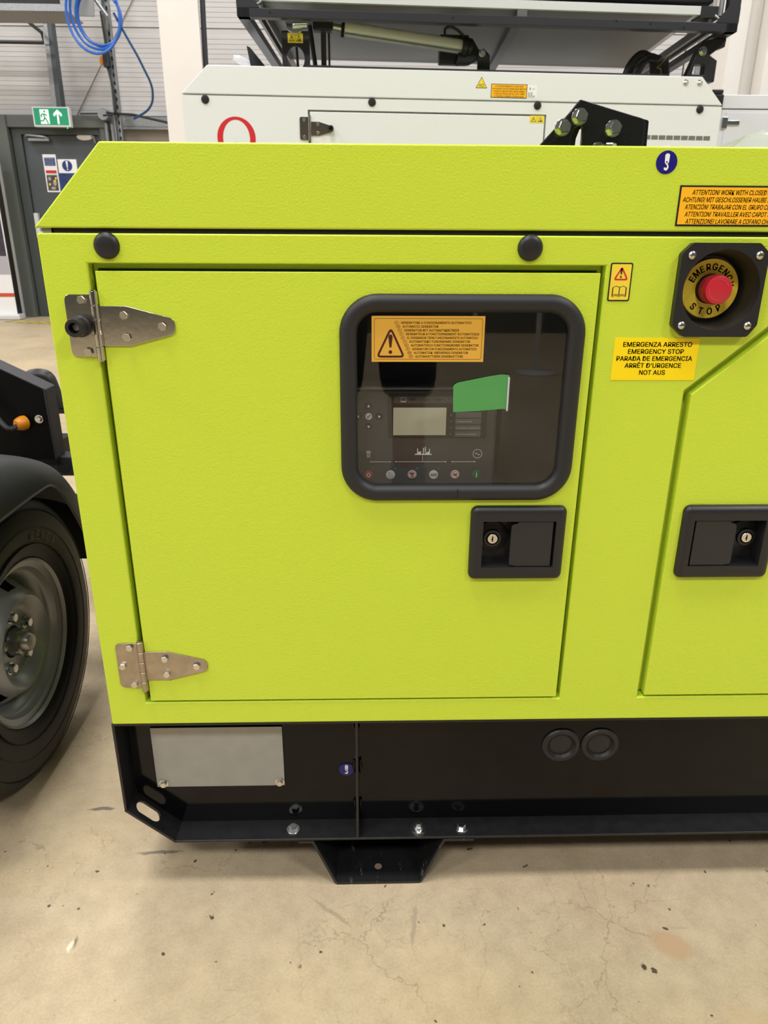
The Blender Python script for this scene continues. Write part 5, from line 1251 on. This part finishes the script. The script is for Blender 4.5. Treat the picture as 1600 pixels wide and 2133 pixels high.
V = [(0, 0, 0.95), (0, -0.01, 1.12), (0, 0.0, 1.32), (0, -0.01, 1.45), (0, 0.005, 1.54), (0, 0.03, 1.62), (0, 0.04, 1.70),      # pelvis .. head
     (-0.10, 0, 0.90), (-0.115, 0.02, 0.50), (-0.12, -0.01, 0.30), (-0.125, -0.03, 0.09), (-0.135, 0.09, 0.045),                 # left leg
     (0.10, 0, 0.90), (0.115, 0.03, 0.50), (0.12, 0.0, 0.30), (0.125, -0.02, 0.09), (0.14, 0.10, 0.045),                         # right leg
     (-0.18, -0.01, 1.42), (-0.24, 0.00, 1.16), (-0.13, 0.22, 1.03), (-0.075, 0.36, 1.00),                                       # left arm
     (0.18, -0.01, 1.42), (0.24, 0.00, 1.16), (0.15, 0.22, 1.03), (0.085, 0.36, 1.00)]                                           # right arm
E_ = [(0, 1), (1, 2), (2, 3), (3, 4), (4, 5), (5, 6), (0, 7), (7, 8), (8, 9), (9, 10), (10, 11), (0, 12), (12, 13), (13, 14), (14, 15), (15, 16), (3, 17), (17, 18), (18, 19), (19, 20), (3, 21), (21, 22), (22, 23), (23, 24)]
RD = [(0.15, 0.10), (0.14, 0.09), (0.17, 0.11), (0.10, 0.07), 0.052, (0.072, 0.09), (0.065, 0.085), 0.088, 0.056, 0.056, 0.038, 0.036, 0.088, 0.056, 0.056, 0.038, 0.036, 0.062, 0.044, 0.034, 0.028, 0.062, 0.044, 0.034, 0.028]
skin_body('body', V, E_, RD, SKIN, pe)
# clothing follows the same skeleton, a little larger
ix = [0, 1, 2, 3, 17, 18, 21, 22]
def sub(ids, extra, grow, zclip=None):
    mp_ = {k: n for n, k in enumerate(ids)}
    ed = [(mp_[a], mp_[b_]) for a, b_ in E_ if a in mp_ and b_ in mp_]
    rd = [tuple(q + grow for q in (RD[k] if isinstance(RD[k], tuple) else (RD[k], RD[k]))) for k in ids]
    return [V[k] for k in ids], ed, rd
v_, e_, r_ = sub([0, 1, 2, 3, 17, 18, 19, 21, 22, 23], None, 0.016)
v_.append((0, 0, 0.82)); e_.append((0, len(v_) - 1)); r_.append((0.20, 0.13))
skin_body('jacket', v_, e_, r_, RED, pe)
v_ = [(0, 0, 0.93), (-0.10, 0, 0.86), (-0.112, 0.01, 0.60), (-0.115, 0.015, 0.50), (0.10, 0, 0.86), (0.112, 0.02, 0.60), (0.115, 0.025, 0.50)]
skin_body('shorts', v_, [(0, 1), (1, 2), (2, 3), (0, 4), (4, 5), (5, 6)], [(0.16, 0.12), 0.115, 0.095, 0.092, 0.115, 0.095, 0.092], DENIM, pe)
for sx_, o_ in ((-1, 0), (1, 0.01)):
    obj('sock', MB().tube([(sx_ * 0.1205, -0.012 + o_, 0.30), (sx_ * 0.122, -0.018 + o_, 0.22), (sx_ * 0.125, -0.03 + o_, 0.09)], [0.059, 0.054, 0.043], 20), SOCK, pe)
    sh_ = MB().tube(smoothpath([(sx_ * 0.123, -0.085, 0.05), (sx_ * 0.126, -0.03, 0.065), (sx_ * 0.132, 0.05, 0.055), (sx_ * 0.138, 0.12, 0.045), (sx_ * 0.142, 0.17, 0.038)], 4), [0.034] * 4 + [0.050] * 4 + [0.050] * 4 + [0.046] * 4 + [0.034], 16)
    sh_.v = [(x, y, max(z, 0.002)) for x, y, z in sh_.v]
    obj('shoe', sh_, mat('pale_trainer', (200, 200, 198), 0.6), pe)
# hands with five fingers holding the phone
for sx_ in (-1, 1):
    hv = [(sx_ * 0.075, 0.36, 1.00), (sx_ * 0.066, 0.395, 0.992), (sx_ * 0.060, 0.43, 0.985)]; he = [(0, 1), (1, 2)]; hr = [0.026, (0.022, 0.034), (0.018, 0.034)]
    for f, (dz, L_) in enumerate(((0.030, 0.9), (0.011, 1.0), (-0.009, 0.95), (-0.028, 0.75))):
        n0 = len(hv)
        hv += [(sx_ * 0.058, 0.445, 0.985 + dz), (sx_ * 0.056, 0.445 + 0.034 * L_, 0.985 + dz), (sx_ * 0.040, 0.445 + 0.050 * L_, 0.985 + dz), (sx_ * 0.026, 0.445 + 0.046 * L_, 0.985 + dz)]
        he += [(2, n0), (n0, n0 + 1), (n0 + 1, n0 + 2), (n0 + 2, n0 + 3)]; hr += [0.0095, 0.009, 0.0085, 0.0075]
    n0 = len(hv); hv += [(sx_ * 0.060, 0.405, 1.018), (sx_ * 0.046, 0.430, 1.034), (sx_ * 0.030, 0.440, 1.036)]; he += [(1, n0), (n0, n0 + 1), (n0 + 1, n0 + 2)]; hr += [0.013, 0.0105, 0.009]
    skin_body('hand', hv, he, hr, SKIN, pe, sub=1)
obj('phone', MB().prism(rrect(-0.038, 0.038, 0.90, 1.055, 0.010, 4), 0.452, 0.460), VOID, pe)
# head details
hm = MB().lathe([(0.0001, 0.105), (0.05, 0.095), (0.078, 0.06), (0.084, 0.02), (0.080, -0.03), (0.070, -0.05)], (0, 0.012, 1.69), 'z', 28)
hm.v = [(x, y - 0.012 if y > 0.05 else y, z) for x, y, z in hm.v]
obj('hair', hm, mat('brown_hair', (60, 44, 34), 0.8), pe)
obj('nose', MB().tube([(0, 0.118, 1.665), (0, 0.138, 1.635), (0, 0.122, 1.625)], [0.006, 0.011, 0.008], 8), SKIN, pe)
obj('mouth', MB().tube([(-0.022, 0.112, 1.598), (0, 0.120, 1.596), (0.022, 0.112, 1.598)], 0.005, 8), mat('lip_tone', (160, 90, 84), 0.5), pe)
for sx_ in (-1, 1):
    obj('eye', MB().lathe([(0.0001, 0.011), (0.008, 0.008), (0.011, 0.0)], (sx_ * 0.030, 0.110, 1.665), 'y', 16), WLAB, pe)
    obj('ear', MB().tube([(sx_ * 0.078, 0.035, 1.675), (sx_ * 0.086, 0.025, 1.655), (sx_ * 0.078, 0.035, 1.628)], [0.008, 0.012, 0.007], 8), SKIN, pe)
